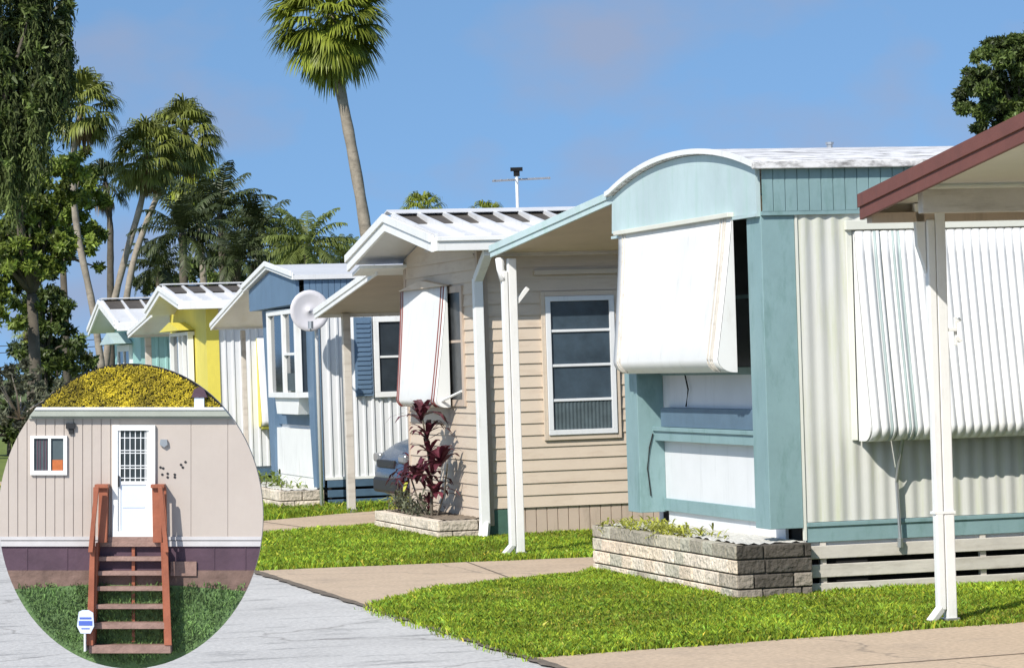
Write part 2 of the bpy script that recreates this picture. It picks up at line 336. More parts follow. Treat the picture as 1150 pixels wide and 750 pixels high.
grass([(-2.75, -3.2), (-2.60, -3.2), (-2.60, .8), (-2.75, .8)], 1500, 9, .03, 'grass')

# ------------------------------------------------------------------ planters
def block_wall(mb, p, q, z0, z1, courses, blen, tints, thick=.09, rnd=.006):
    p = Vector((*p, 0)); q = Vector((*q, 0)); d = (q-p); Ln = d.length; d.normalize(); nn = Vector((d.y, -d.x, 0))
    ch = (z1-z0)/courses
    for c in range(courses):
        a = -blen*random.uniform(.2, .8)
        while a < Ln:
            l = blen*random.uniform(.75, 1.25); x0 = max(a, 0)+.005; x1 = min(a+l, Ln)-.005
            if Ln-x1 < .05: x1 = Ln-.0005
            if x1-x0 > .03:
                j = random.uniform(0, rnd); t = tints(c, courses)
                b = [p+d*x0+nn*j, p+d*x1+nn*j, p+d*x1-nn*thick, p+d*x0-nn*thick]
                za = z0+c*ch+.005; zb = z0+(c+1)*ch-.005
                mb.hexa([(v.x, v.y, za) for v in b], [(v.x, v.y, zb) for v in b], t)
            a += l
            if x1 >= Ln-.001: break
def planter(label, e0, e1, s0, s1, h, courses, blen, front, side, fill):
    t = thing('block_planter', label, 'planter', e0, s0, 0, 'low block planters along the house fronts')
    w, l = e1-e0, s1-s0
    mb = MB(); block_wall(mb, (0, l), (0, 0), -.03, h, courses, blen, front)
    block_wall(mb, (.0, 0), (w, 0), -.03, h, courses, blen, side, rnd=.012)
    block_wall(mb, (w, l), (0, l), -.03, h, courses, blen, front)
    mb.build('block_wall', M['block'], t, bevel=.006, tinted=True)
    MB().box(.012, w, .012, l-.012, -.03, h-.012).build('mortar', M['mortar'], t)
    v = MB(); nx, ny = 12, int(l/.05); g_ = []
    for i in range(nx+1):
        for j in range(ny+1): g_.append((.08+(w-.08)*i/nx, .08+(l-.16)*j/ny, h-.008+random.uniform(0, .018)))
    v.add(g_, [(i*(ny+1)+j, (i+1)*(ny+1)+j, (i+1)*(ny+1)+j+1, i*(ny+1)+j+1) for i in range(nx) for j in range(ny)])
    v.build('fill', fill, t, smooth=True)
    return t
def ft1(c, n): return random.choice(((.66, .72, .70), (.75, .78, .74), (.5, .52, .50))) if c == n-1 else random.choice(((1.05,)*3, (1.12, 1.08, 1.02), (1.0, .95, .9), (1.1,)*3, (.75, .8, .78), (.6, .6, .58)))
def st1(c, n): return random.choice((.05, .08, .12, .2)) if c >= n-2 else random.choice((.12, .2, .38, .25))
planter('cream stone block planter with dark mossy end, in front of the turquoise trailer', -.47, .04, -.1, 3.1, .345, 4, .27, ft1, st1, M['gravel'])
planter('low pale block planter holding the maroon leaved plant by the tan home', -.45, .03, 8.0, 10.55, .165, 2, .36, lambda c, n: random.uniform(.95, 1.15), lambda c, n: random.uniform(.6, .85), M['bed'])
planter('low pale block planter below the blue and white home', -.5, .0, 15.15, 18.1, .2, 2, .36, lambda c, n: random.uniform(.9, 1.1), lambda c, n: random.uniform(.7, .95), M['gravel'])

# ------------------------------------------------------------------ shared parts
def slats(parent, e0, e1, y, zs, m, h=.085, name='skirting_board'):
    for z in zs:
        o = MB().box(e0, e1, y-.022, y, z, z+h).build(name, m, parent, bevel=.004)
def window(parent, axis, a0, a1, z0, z1, y, frame, face=-1, rows=4, cols=1, fw=.045, pane=None, back=None):
    """frame with glazing bars in front of panes; returned frame is the part"""
    mb = MB(); d0, d1 = (y+face*.035, y) 
    lo, hi = min(d0, d1), max(d0, d1)
    def bx(mb_, p0, p1, q0, q1, l=lo, h=hi):
        if axis == 'x': mb_.box(p0, p1, l, h, q0, q1)
        else: mb_.box(l, h, p0, p1, q0, q1)
    bx(mb, a0, a1, z0, z0+fw); bx(mb, a0, a1, z1-fw, z1); bx(mb, a0, a0+fw, z0+fw, z1-fw); bx(mb, a1-fw, a1, z0+fw, z1-fw)
    l2, h2 = (lo+.008, hi-.004) if face < 0 else (lo+.004, hi-.008)
    for r_ in range(1, rows):
        zc = z0+(z1-z0)*r_/rows; bx(mb, a0+fw, a1-fw, zc-.012, zc+.012, l2, h2)
    for c in range(1, cols):
        ac = a0+(a1-a0)*c/cols; bx(mb, ac-.016, ac+.016, z0+fw, z1-fw, l2, h2)
    f = mb.build('window', frame, parent, bevel=.003)
    p = MB(); bx(p, a0+fw*.5, a1-fw*.5, z0+fw*.5, z1-fw*.5, y+face*.012, y+face*.004) if face > 0 else bx(p, a0+fw*.5, a1-fw*.5, z0+fw*.5, z1-fw*.5, y-.012, y-.004)
    p.build('pane', pane or M['glass'], f)
    return f
def awning(parent, axis, a0, a1, ztop, zbot, y, out_, m, stripes=None, curl=.07, pitch=.06, amp=.006, cheek=None, taper=0):
    """window cover: ribbed sheet leaning out at the bottom and curling back under"""
    prof = [(0.0, ztop)]
    for k in range(1, 9): prof.append((out_*(k/8)**1.15, ztop+(zbot+curl-ztop)*k/8))
    for k in range(1, 7):
        q = math.pi/2*k/6; prof.append((out_-curl*(1-math.cos(q))*1.3, zbot+curl-curl*math.sin(q)))
    n = int((a1-a0)/(pitch/8 if amp > .005 else pitch/4)); A = [a0+(a1-a0)*i/n for i in range(n+1)]
    vs = []; fs = []; L_ = len(prof)
    for i, a in enumerate(A):
        d = amp*abs(math.sin(math.pi*(a-a0)/pitch)) if amp > .005 else 0
        for j, (o_, z) in enumerate(prof):
            fl = -taper*min(1, j/8)*i/n
            o2 = o_+d+.01
            vs.append((a+fl, y-o2, z) if axis == 'x' else (y-o2, a+fl, z))
    grp = {}
    for i in range(n):
        key = 'b'
        if stripes:
            for (q0, q1, mm) in stripes:
                if q0 <= (A[i]+A[i+1])/2 < q1: key = mm
        for j in range(L_-1):
            grp.setdefault(key, []).append((i*L_+j, (i+1)*L_+j, (i+1)*L_+j+1, i*L_+j+1))
    top = None
    for key in sorted(grp, key=lambda k: k != 'b'):
        mb = MB(); mb.add(vs, grp[key])
        used = sorted({i for f in grp[key] for i in f}); rm = {u: k for k, u in enumerate(used)}
        mb.v = [vs[u] for u in used]; mb.f = [tuple(rm[i] for i in f) for f in grp[key]]
        o = mb.build('awning' if key == 'b' else 'stripe', m if key == 'b' else M[key], parent if top is None else top, smooth=True)
        if top is None: top = o
        md = o.modifiers.new('solid', 'SOLIDIFY'); md.thickness = .004
    for a in (a0-.006, a1+.006):
        ck = MB(); tp = taper if a > a0 else 0
        pl = [(y-o_-.004, z) for o_, z in prof]+[(y-.004, zbot), (y-.004, ztop)]
        tt = lambda z: -tp*min(1, (ztop-z)/(ztop-zbot-curl))
        if axis == 'x': ck.px(pl, a-.004, a+.004)
        else: ck.hexa([(p, a-.004+tt(z), z) for p, z in pl], [(p, a+.004+tt(z), z) for p, z in pl])
        ck.build('end_panel', cheek or m, top)
    return top
def postthing(label, e, s, h, w=.105, foot=True, m=None, kind='post', bracket=False, spout=True):
    t = thing('carport_post', label, 'post', e, s, 0, 'posts holding up the carport roofs')
    MB().box(-w/2, w/2, -w/2, w/2, -.02, h).build('shaft', m or M['white'], t, bevel=.006)
    if spout:
        d = MB().box(-w/2-.052, -w/2-.003, -w/2-.004, w/2-.01, .075, h-.10).bar((-w/2-.03, -.01, .085), (-w/2-.11, -.045, .012), .05, .042)
        d.build('downspout', m or M['white'], t, bevel=.008)
    MB().box(-w/2-.012, w/2+.012, -w/2-.012, w/2+.012, -.02, .03).build('base_plate', M['metal'], t, bevel=.004)
    return t
def carport(label, quad, th, top, under, edge, fas=.1, eave=None):
    """quad: four (e,s,z) corners of the top face: front-high, front-low, back-low, back-high"""
    t = thing('carport_roof', label, 'carport roof', quad[0][0], quad[0][1], 0, 'carport roofs between the homes')
    q = [Vector((a-quad[0][0], b-quad[0][1], c)) for a, b, c in quad]
    dz = Vector((0, 0, th))
    MB().hexa([p-dz for p in q], q).build('deck', top, t)
    # soffit with joints
    ins = [p-dz-Vector((0, 0, .003)) for p in q]
    MB().hexa([p-Vector((0, 0, .006)) for p in ins], ins).build('soffit', under, t)
    n = 8; rb = MB()
    for i in range(1, int(abs(q[3].x-q[0].x)/.3)):
        x = i*.3; f0 = x/(q[3].x-q[0].x)
        a = q[0].lerp(q[3], f0); b = q[1].lerp(q[2], f0)
        rb.bar(a+Vector((0, 0, .012)), b+Vector((0, 0, .012)), .03, .04)
    rb.build('roof_rib', top, t)
    # edge boards
    def board(p0, p1, nrm, hh, off=.0, o2=.022, dz0=.012):
        p0 = Vector(p0); p1 = Vector(p1); nrm = Vector(nrm)
        a = nrm*off; b = nrm*(off+o2)
        return MB().hexa([p0+a-Vector((0, 0, hh)), p1+a-Vector((0, 0, hh)), p1+b-Vector((0, 0, hh)), p0+b-Vector((0, 0, hh))],
                         [p0+a+Vector((0, 0, dz0)), p1+a+Vector((0, 0, dz0)), p1+b+Vector((0, 0, dz0)), p0+b+Vector((0, 0, dz0))])
    ft = Vector((q[1].y-q[0].y, -(q[1].x-q[0].x), 0)).normalized()
    if ft.x > 0: ft = -ft
    board(q[0], q[1], ft, fas).build('front_fascia', edge, t, bevel=.003)
    board(q[0], q[1], ft, fas*.45, .022, .012, .02).build('edge_cap', edge, t, bevel=.003)
    sg = 1 if q[1].y > q[0].y else -1
    board(q[1], q[2], (0, sg, 0), fas*.9).build('low_fascia', eave or edge, t, bevel=.003)
    return t

# ------------------------------------------------------------------ home 0 (brown carport, just outside on the right)
t = thing('mobile_home', 'mobile home behind the brown edged carport roof, mostly outside the picture', 'mobile home', 0.2, -8.6)
mb = MB(); corr(mb, 0, 9, .4, 2.6, 3.05, .1, .012, 'x', 1); corr(mb, 0, 9, .4, 2.6, 0, .1, .012, 'x', -1); mb.box(.02, 9, .01, 3.04, .1, 2.6); mb.build('wall', M['creamt'], t)
MB().px([(-.2, 2.6), (1.5, 2.95), (3.25, 2.6), (3.25, 2.68), (1.5, 3.03), (-.2, 2.68)], -.3, 9.2).build('roof', M['brown'], t)
q0 = [(-.43, -5.5, 2.80), (-.43, -2.36, 2.42), (6, -2.36, 2.42), (6, -5.5, 2.80)]
t = carport('brown edged carport roof at the right edge of the picture', q0, .035, M['brown'], M['creamt'], M['brown'], .125, eave=M['soffit'])
MB().box(.02, 6.4, 3.06, 3.135, 2.275, 2.33).build('eave_beam', M['tansk'], t)
for yy, zz in ((2.5, 2.425),):
    MB().box(.08, 6.3, yy-.04, yy+.03, zz-.13, zz).build('beam', M['slat'], t, bevel=.004)
pt = postthing('nearest white carport post, under the brown edged roof', 0, -2.42, 2.385, .062)
MB().bar((.085, 0, 1.66), (.03, 0, 1.66), .05, .02).bar((.085, 0, 1.70), (.115, 0, 1.72), .02, .02).bar((.085, 0, 1.62), (.115, 0, 1.59), .02, .02).bar((.085, 0, 1.57), (.085, 0, 1.73), .016, .016).build('hook', M['white'], pt, bevel=.002)
MB().py([(-.086, 2.38), (-.15, 2.38), (-.14, 2.14), (-.11, 2.05), (-.086, 1.98)], -.02, .02).build('knee_brace', M['white'], pt, bevel=.006)
MB().box(-.09, .036, -.036, .036, .62, .635).build('collar', M['white'], pt)

# ------------------------------------------------------------------ home 1: turquoise
H1 = thing('mobile_home', 'turquoise and cream trailer with curved roof, ribbed siding and window awnings, nearest on the right', 'mobile home', 0, 0)
Wd = 3.15
MB().box(.06, 9, .02, Wd-.02, .3, 2.5).build('body', M['whites'], H1)
mb = MB(); corr(mb, .045, 9, .465, 2.47, .0, .098, .013, 'x', -1, 'wave'); mb.build('side_wall', M['cream'], H1, smooth=True)
MB().box(.03, .046, -.012, .02, .35, 2.47).build('corner_trim', M['creamt'], H1)
MB().box(.05, 9, -.004, .02, .335, .462).box(.05, 9, -.016, -.004, .435, .462).build('base_strip', M['turq'], H1, bevel=.003)
MB().box(.08, 9, .25, .29, -.02, .33).build('underfloor_screen', M['dark'], H1)  # near-black sheet standing in for the shade under the floor
slats(H1, .065, 9, .0, (.228, .108, -.012), M['slat'], .084)
for e in (.14, 1.25, 2.4, 3.6, 4.8): MB().box(e, e+.04, .003, .04, -.02, .335).build('skirting_stake', M['slat'], H1)
def zt(s): return 2.752+.178*max(0, 1-abs((s-1.55)/1.6)**2.1)
ss = [Wd*i/24 for i in range(25)]
# front fascia
MB().px([(0, 2.455), (Wd+.03, 2.475)]+[(s, zt(s)-.012) for s in reversed(ss)], -.225, -.195).build('front_fascia', M['turql'], H1)
MB().box(-.235, -.196, .0, Wd+.02, 2.435, 2.455).build('fascia_trim', M['turql'], H1)
# roof skin
ss2 = [-.05+(Wd+.1)*i/30 for i in range(31)]
MB().px([(s, zt(s)+.028) for s in ss2]+[(s, zt(s)-.008) for s in reversed(ss2)], -.25, 9).build('roof', M['roofd'], H1)
MB().px([(s, zt(s)+.033) for s in ss2]+[(s, zt(s)-.002) for s in reversed(ss2)], -.27, -.25).build('roof_rim', M['white'], H1)
MB().box(-.27, 9, -.085, -.052, 2.735, 2.785).build('gutter', M['roofd'], H1, bevel=.006)
mb = MB(); corr(mb, -.195, 9, 2.465, 2.75, -.03, .082, .008, 'x', -1, 'groove'); mb.build('side_fascia', M['turq'], H1)
MB().box(-.20, 9, -.028, .0, 2.44, 2.466).build('fascia_soffit', M['turq'], H1)
MB().tube([(.75, 1.2, 2.9), (.75, 1.2, 2.975)], .022, 8).tube([(.75, 1.2, 2.975), (.75, 1.2, 2.99)], .03, 8).build('roof_vent', M['metal'], H1)
# columns (fins) and recess
MB().box(-.2, .028, -.006, .27, .43, 2.452).build('column', M['turq'], H1, bevel=.004)
MB().box(-.2, .0, 2.76, 3.06, .43, 2.452).build('column', M['turq'], H1, bevel=.004)
MB().box(.0, .04, .27, 3.1, .52, 1.42).build('front_panel', M['whites'], H1)
MB().box(-.02, .05, .27, 2.76, .44, .53).build('sill_board', M['turq'], H1, bevel=.003)
MB().box(.01, .03, .285, 2.74, .25, .44).build('base_panel', M['whites'], H1)
MB().box(.05, .5, .1, 3.0, -.02, .43).build('underfloor_screen', M['dark'], H1)  # dark block painted as the unlit space below the front
MB().box(-.075, .0, .27, 2.765, .95, 1.02).box(-.09, .0, .27, 2.765, 1.02, 1.05).build('ledge', M['turq'], H1, bevel=.003)
MB().box(-.07, .0, .275, 2.62, 1.052, 1.19).build('tray', M['slate'], H1, bevel=.003)
fr = MB().box(-.02, .02, .28, .33, 1.42, 2.45).box(-.02, .02, 2.70, 2.75, 1.42, 2.45).box(-.02, .02, .33, 2.70, 1.42, 1.47).box(-.02, .02, .33, 2.7, 1.93, 1.955)
fr = fr.build('window', M['turq'], H1); MB().box(.005, .03, .3, 2.72, 1.44, 2.46).build('pane', M['screen'], fr)
MB().tube([(-.015, 2.2, 1.43), (-.02, 2.12, 1.32), (-.02, 2.18, 1.2)], .006, 5).build('cord', M['dark'], H1)
MB().tube([(-.09, 2.755, 1.0), (-.12, 2.752, .9), (-.14, 2.752, .75), (-.12, 2.752, .55)], .005, 5).build('cable', M['dark'], H1)
aw = awning(H1, 'y', .46, 2.98, 2.475, 1.44, -.225, .13, M['awn'], stripes=None, curl=.09, pitch=.5, amp=.001, taper=.2)
st = MB()
for s in (.56, .60, .66, 2.80, 2.86):
    P = []; tpr = .2*(s-.46)/2.52
    for k in range(0, 9): P.append((-.235-.13*(k/8)**1.15-.004, s-tpr*k/8, 2.46+(1.53-2.46)*k/8))
    for k in range(1, 5):
        q = math.pi/2*k/6; P.append((-.365-.004+.09*(1-math.cos(q))*1.3, s-tpr, 1.53-.09*math.sin(q)-.003))
    MB().tube(P, .007, 5).build('seam', M['slat'], aw)
MB().box(-.27, -.225, .44, 3.0, 2.455, 2.485).build('awning_rail', M['creamt'], H1, bevel=.003)
# side awning
sw = awning(H1, 'x', .425, 5.2, 2.325, .975, -.03, .21, M['awn'], stripes=[(.545, .562, 'awnteal'), (.585, .600, 'awnteal'), (.672, .689, 'awnteal'), (.712, .727, 'awnteal')], curl=.09, pitch=.058, amp=.022, cheek=M['awn'])
MB().box(.36, 5.3, -.06, -.018, 2.335, 2.395).box(.37, .41, -.03, -.018, .98, 2.335).build('awning_frame', M['creamt'], H1, bevel=.003)
window(H1, 'x', .5, 5.1, 1.15, 2.3, -.012, M['creamt'], rows=2, cols=4)
MB().tube([(.66, -.18, .99), (.655, -.10, .80), (.655, -.06, .70), (.67, -.055, .34)], .012, 7).tube([(.67, -.055, .34), (.67, -.05, .28)], .02, 7).build('support_rod', M['metal'], H1)
MB().box(.3, 2.5, 3.16, 3.2, .3, 2.5).build('rear_wall', M['whites'], H1)

q1 = [(-.20, 3.12, 2.775), (-.56, 5.38, 2.47), (7, 5.38, 2.47), (7, 3.12, 2.775)]
carport('pale turquoise edged carport roof between the turquoise trailer and the tan home', q1, .03, M['roofw'], M['soffit'], M['turql'], .075, eave=M['slat'])
pt = postthing('white carport post in front of the tan home, under the turquoise edged roof', -.44, 5.26, 2.38, .07)
MB().bar((.03, 0, 2.02), (.13, .0, 2.14), .04, .03).build('brace', M['white'], pt)
MB().tube([(-.085, .02, 2.38), (-.09, .0, 2.3), (-.078, -.02, 2.2)], [.04, .034, .026], 8).build('gutter_elbow', M['white'], pt, smooth=True)

# ------------------------------------------------------------------ home 2: tan
H2 = thing('mobile_home', 'tan lap sided home with white metal gable roof and louvred side window', 'mobile home', 0, 8.0)
W2 = 2.87
MB().box(.02, 8.5, .02, W2-.02, .02, 2.55).build('body', M['soffit'], H2)
laps(MB(), .07, 8.5, .25, 2.60, 0).build('side_wall', M['tan'], H2)
def gl(z):
    if z < 2.52: return (.06, W2)
    k = (z-2.52)/.34; return (.06+1.35*k, W2-1.35*k)
laps(MB(), .06, W2, .14, 2.82, 0, axis='y', lim=gl).build('front_wall', M['tan'], H2)
MB().box(-.02, .07, -.02, .06, .1, 2.56).build('corner_board', M['tansk'], H2, bevel=.003)
MB().box(-.018, .0, W2-.05, W2+.01, .1, 2.56).build('corner_board', M['tansk'], H2, bevel=.003)
mb = MB(); corr(mb, .07, 8.5, -.02, .25, .005, .1, .012, 'x', -1, 'groove'); mb.build('skirting', M['tansk'], H2)
MB().box(.02, .24, -.012, .0, -.02, .24).build('green_panel', M['green'], H2)  # green skirting in shadow; the shade is put into its dark colour
MB().box(-.016, .0, .06, W2, -.02, .14).build('skirting', M['tansk'], H2)
f = window(H2, 'x', .595, 1.235, .885, 2.125, -.014, M['whites'], rows=4, fw=.045, pane=M['bglass'])
MB().box(.555, .593, -.035, -.012, .84, 2.17).box(1.237, 1.275, -.035, -.012, .84, 2.17).box(.593, 1.237, -.035, -.012, .84, .883).box(.593, 1.237, -.035, -.012, 2.127, 2.17).build('casing', M['tan'], H2, bevel=.003)
cu = MB(); corr(cu, .66, 1.18, .93, 1.18, -.0275, .035, .004, 'x', -1, 'wave'); cu.build('curtain', M['curtain'], f)
MB().box(.5, 1.3, -.06, -.012, 2.32, 2.36).build('drip_cap', M['tan'], H2)
# roof
R = [(-.42, 2.645), (1.4, 2.915), (3.12, 2.60)]
for (a, b) in ((R[0], R[1]), (R[1], R[2])):
    MB().px([a, b, (b[0], b[1]-.05), (a[0], a[1]-.05)], -.5, 8.7).build('roof_slope', M['roofw'], H2)
    n = Vector((b[0]-a[0], b[1]-a[1])); rb = MB(); e = -.49
    a3 = (a[0]*.98+b[0]*.02, a[1]*.98+b[1]*.02); b3 = (a[0]*.06+b[0]*.94, a[1]*.06+b[1]*.94)
    if b is R[2]: a3, b3 = (a[0]*.94+b[0]*.06, a[1]*.94+b[1]*.06), (a[0]*.02+b[0]*.98, a[1]*.02+b[1]*.98)
    while e < 8.6:
        rb.px([(a3[0], a3[1]-.002), (b3[0], b3[1]-.002), (b3[0], b3[1]+.065), (a3[0], a3[1]+.045)], e, e+.03); e += .243
    rb.build('roof_rib', M['roofw'], H2)
MB().px([(1.24, 2.955), (1.4, 2.985), (1.56, 2.955), (1.56, 2.965), (1.4, 2.998), (1.24, 2.965)], -.5, 8.7).build('ridge_cap', M['roofw'], H2)
MB().px([(.86, 2.836), (1.38, 2.914), (1.38, 2.955), (.86, 2.842)], -.44, 8.6).build('ridge_vent', M['vent'], H2)  # dark strip painting the shaded openings between ribs below the ridge cap
MB().px([(-.50, 2.535), (-.40, 2.535), (-.40, 2.66), (-.50, 2.66), (-.52, 2.645), (-.505, 2.60)], -.5, 8.7).box(-.5, 8.7, -.525, -.5, 2.62, 2.66).build('gutter', M['white'], H2, bevel=.004)
MB().box(-.49, 8.6, -.40, .0, 2.545, 2.56).build('soffit', M['soffit'], H2)
def rake(parent, R, e, m, h=.095, th=.03):
    mb = MB(); mb2 = MB()
    for (a, b) in ((R[0], R[1]), (R[1], R[2])):
        mb.px([(a[0], a[1]+.03), (b[0], b[1]+.03), (b[0], b[1]-h), (a[0], a[1]-h)], e-th, e-.001)
        mb2.px([(a[0], a[1]+.045), (b[0], b[1]+.045), (b[0], b[1]-h*.25), (a[0], a[1]-h*.25)], e-th-.02, e-th-.0005)
    mb.build('rake_board', m, parent, bevel=.003); mb2.build('rake_cap', m, parent, bevel=.003)
rake(H2, R, -.5, M['white'], .115)
gb = MB().px([(.0, 2.53), (.0, 2.60), (1.4, 2.84), (2.87, 2.58), (2.87, 2.53)], -.012, -.004).build('gable_panel', M['tan'], H2)
MB().px([(3.1, 2.44), (2.75, 2.50), (2.75, 2.53), (3.1, 2.47)], -.48, 4).build('step_flashing', M['white'], H2)
# front window with awning
fr = MB().box(-.03, 0, .55, .62, 1.16, 2.26).box(-.03, 0, 2.5, 2.58, 1.16, 2.26).box(-.03, 0, .62, 2.5, 1.16, 1.22).box(-.03, 0, .62, 2.5, 2.20, 2.26).box(-.026, 0, .62, 2.5, 1.74, 1.765).build('window', M['tansk'], H2, bevel=.003)
MB().box(-.02, -.015, .6, 2.55, 1.2, 2.22).build('pane', M['screen'], fr)
aw = awning(H2, 'y', .98, 2.85, 2.27, 1.15, -.05, .13, M['awn'], curl=.07, pitch=.5, amp=.001, taper=.25)
st = MB()
for s in (1.06, 1.16, 2.72, 2.80):
    P = []; tpr = .25*(s-.98)/1.87
    for k in range(0, 9): P.append((-.06-.13*(k/8)**1.15-.003, s-tpr*k/8, 2.265+(1.22-2.265)*k/8))
    for k in range(1, 5):
        q = math.pi/2*k/6; P.append((-.193+.07*(1-math.cos(q))*1.3, s-tpr, 1.22-.07*math.sin(q)-.003))
    MB().tube(P, .007, 5).build('stripe', M['red'], aw)
MB().px([(.95, 2.27), (2.83, 2.27), (1.9, 2.35)], -.09, -.017).build('awning_hood', M['tan'], H2)
MB().tube([(-.03, .62, 1.30), (-.14, .98, 1.21)], .012, 6).build('awning_arm', M['white'], H2)
# downpipe at the corner
MB().box(-.075, .01, -.105, -.03, .12, 2.30).bar((-.03, -.07, 2.29), (-.02, -.42, 2.52), .08, .07).bar((-.03, -.068, .13), (-.06, -.12, .0), .085, .075).build('downpipe', M['white'], H2, bevel=.006)

q2 = [(-.27, 10.9, 2.52), (-.27, 13.95, 2.16), (7, 13.95, 2.16), (7, 10.9, 2.52)]
carport('white edged carport roof between the tan home and the blue home', q2, .03, M['roofw'], M['soffit'], M['white'], .085)
postthing('grey white carport post between the tan home and the blue home', .03, 13.86, 2.12, .085, spout=False, m=M['slat'])

# ------------------------------------------------------------------ home 3: blue
H3 = thing('mobile_home', 'dusty blue and white trailer with a white bay window and satellite dish', 'mobile home', 0, 15.2)
W3 = 3.0
MB().box(.02, 8, .02, W3, .3, 2.5).build('body', M['whites'], H3)
mb = MB(); corr(mb, .03, 8, .32, 2.22, 0, .098, .016, 'x', -1); mb.build('side_wall', M['whites'], H3)
mb = MB(); corr(mb, -.15, 8, 2.22, 2.56, -.02, .07, .008, 'x', -1, 'groove'); mb.build('side_fascia', M['blue'], H3)
R3 = [(-.06, 2.585), (1.5, 2.755), (3.05, 2.53)]
for a, b in ((R3[0], R3[1]), (R3[1], R3[2])): MB().px([a, b, (b[0], b[1]-.05), (a[0], a[1]-.05)], -.27, 8).build('roof_slope', M['roofw'], H3)
rake(H3, R3, -.27, M['white'], .05, .02)
MB().px([(0, 2.27), (2.9, 2.25), (2.9, 2.5), (1.5, 2.68), (0, 2.53)], -.24, -.2).build('front_fascia', M['blue'], H3)
MB().px([(0, 2.25), (0, 2.28), (2.9, 2.28), (2.9, 2.25)], -.2, .02).build('soffit', M['blue'], H3)
for p in ([(.0, .22), (.16, .22), (.5, 2.26), (.0, 2.26)], [(2.45, .22), (2.68, .22), (3.0, 2.26), (2.35, 2.26)]):
    MB().px(p, -.07, .02).build('column', M['blue'], H3, bevel=.003)
MB().box(-.012, .02, .3, 2.7, .9, 2.26).build('front_panel', M['blue'], H3)
MB().box(-.04, .02, .17, 2.44, .32, .86).build('white_panel', M['white'], H3)
bay = MB().box(-.2, .0, .32, 2.05, 1.22, 1.28).box(-.2, .0, .32, 2.05, 2.17, 2.23)
for s in (.32, 1.06, 1.97): bay.box(-.2, -.13, s, s+.08, 1.28, 2.17)
bay.box(-.06, .0, .32, .38, 1.28, 2.17); bay.box(-.195, -.14, .4, 1.06, 1.70, 1.73)
bay = bay.build('window', M['white'], H3, bevel=.003)
MB().box(-.16, -.15, .36, 2.0, 1.28, 2.17).build('pane', M['glass'], bay); MB().box(-.14, -.01, .345, .36, 1.28, 2.17).build('pane', M['glass'], bay)
MB().px([(.40, 1.22), (1.85, 1.22), (1.75, 1.03), (.5, 1.03)], -.16, -.012).build('flower_box', M['white'], H3, bevel=.003)
cu = MB(); corr(cu, .42, 1.04, 1.3, 1.5, -.163, .08, .003, 'y', -1, 'wave'); cu.build('curtain', M['curtain'], bay)
slats(H3, .05, 6, .0, (.215, .105, .0), M['navy'], .08)
MB().box(.05, 8, .2, .24, -.02, .31).box(.0, .3, .05, 2.9, -.02, .24).build('underfloor_screen', M['dark'], H3)  # underfloor darkness painted as near-black boxes, side and front
MB().box(-.03, .05, .1, 2.9, .2, .33).build('sill_board', M['white'], H3)
sh = MB().box(.40, .60, -.045, -.017, 1.22, 2.1)
for k in range(16): sh.box(.42, .58, -.055, -.045, 1.25+k*.052, 1.28+k*.052)
sh.build('shutter', M['blue'], H3)
window(H3, 'x', .62, 1.15, 1.2, 2.1, -.017, M['white'], rows=2, cols=1, fw=.06)
MB().box(.03, 8, -.024, -.001, .30, .33).build('base_strip', M['white'], H3)
dt = thing('satellite_dish', 'round grey satellite dish on a pole beside the blue home', 'satellite dish', -.09, 14.85)
db = MB(); n = 24; rings = [(0, .035), (.1, .028), (.17, .014), (.222, 0)]
vs = []
for r_, dp in rings:
    for k in range(n): q = 2*math.pi*k/n; vs.append((-.08+r_*math.cos(q), -.06+dp, 2.18+r_*math.sin(q)*1.03))

db.add(vs, [(i*n+k, i*n+(k+1) % n, (i+1)*n+(k+1) % n, (i+1)*n+k) for i in range(3) for k in range(n)])
o = db.build('reflector', M['dish'], dt, smooth=True); o.modifiers.new('s', 'SOLIDIFY').thickness = .008
MB().tube([(0, .0, -.02), (0, .0, 2.12), (-.05, -.02, 2.16)], .022, 8).build('pole', M['white'], dt, smooth=True)
MB().tube([(-.08, -.06, 1.97), (-.13, -.33, 2.0)], .01, 6).tube([(-.13, -.33, 1.98), (-.13, -.33, 2.06)], .03, 8).build('feed_arm', M['metal'], dt)
q3 = [(-.25, 18.15, 2.57), (-.25, 20.75, 2.14), (6, 20.75, 2.14), (6, 18.15, 2.57)]
carport('white carport roof sloping down from the blue home to the yellow home', q3, .03, M['roofw'], M['whites'], M['white'], .07)
postthing('thin grey carport post in front of the yellow home', .12, 20.6, 2.06, .06, spout=False, m=M['slat'])

# ------------------------------------------------------------------ home 4: yellow
H4 = thing('mobile_home', 'yellow fronted home with white metal gable roof and white front window', 'mobile home', 0, 22.6)
MB().box(.02, 8, .02, 3.1, .25, 2.4).build('body', M['whites'], H4)
mb = MB(); corr(mb, .03, 8, .25, 2.4, 0, .11, .015, 'x', -1); mb.build('side_wall', M['whites'], H4)
MB().box(-.02, .02, 0, 3.1, .2, 2.42).box(-.02, .15, -.022, 0, .2, 2.42).build('front_wall', M['yellow'], H4)
R4 = [(-.3, 2.47), (1.35, 2.70), (2.7, 2.42)]
for a, b in ((R4[0], R4[1]), (R4[1], R4[2])):
    MB().px([a, b, (b[0], b[1]-.05), (a[0], a[1]-.05)], -.4, 8).build('roof_slope', M['roofw'], H4)
rb = MB(); e = -.4
while e < 7.9: rb.px([(R4[0][0], R4[0][1]), (1.28, 2.69), (1.28, 2.75), (R4[0][0], R4[0][1]+.045)], e, e+.03); e += .26
rb.px([(1.2, 2.755), (1.5, 2.755), (1.5, 2.77), (1.2, 2.77)], -.4, 8).build('roof_rib', M['roofw'], H4)
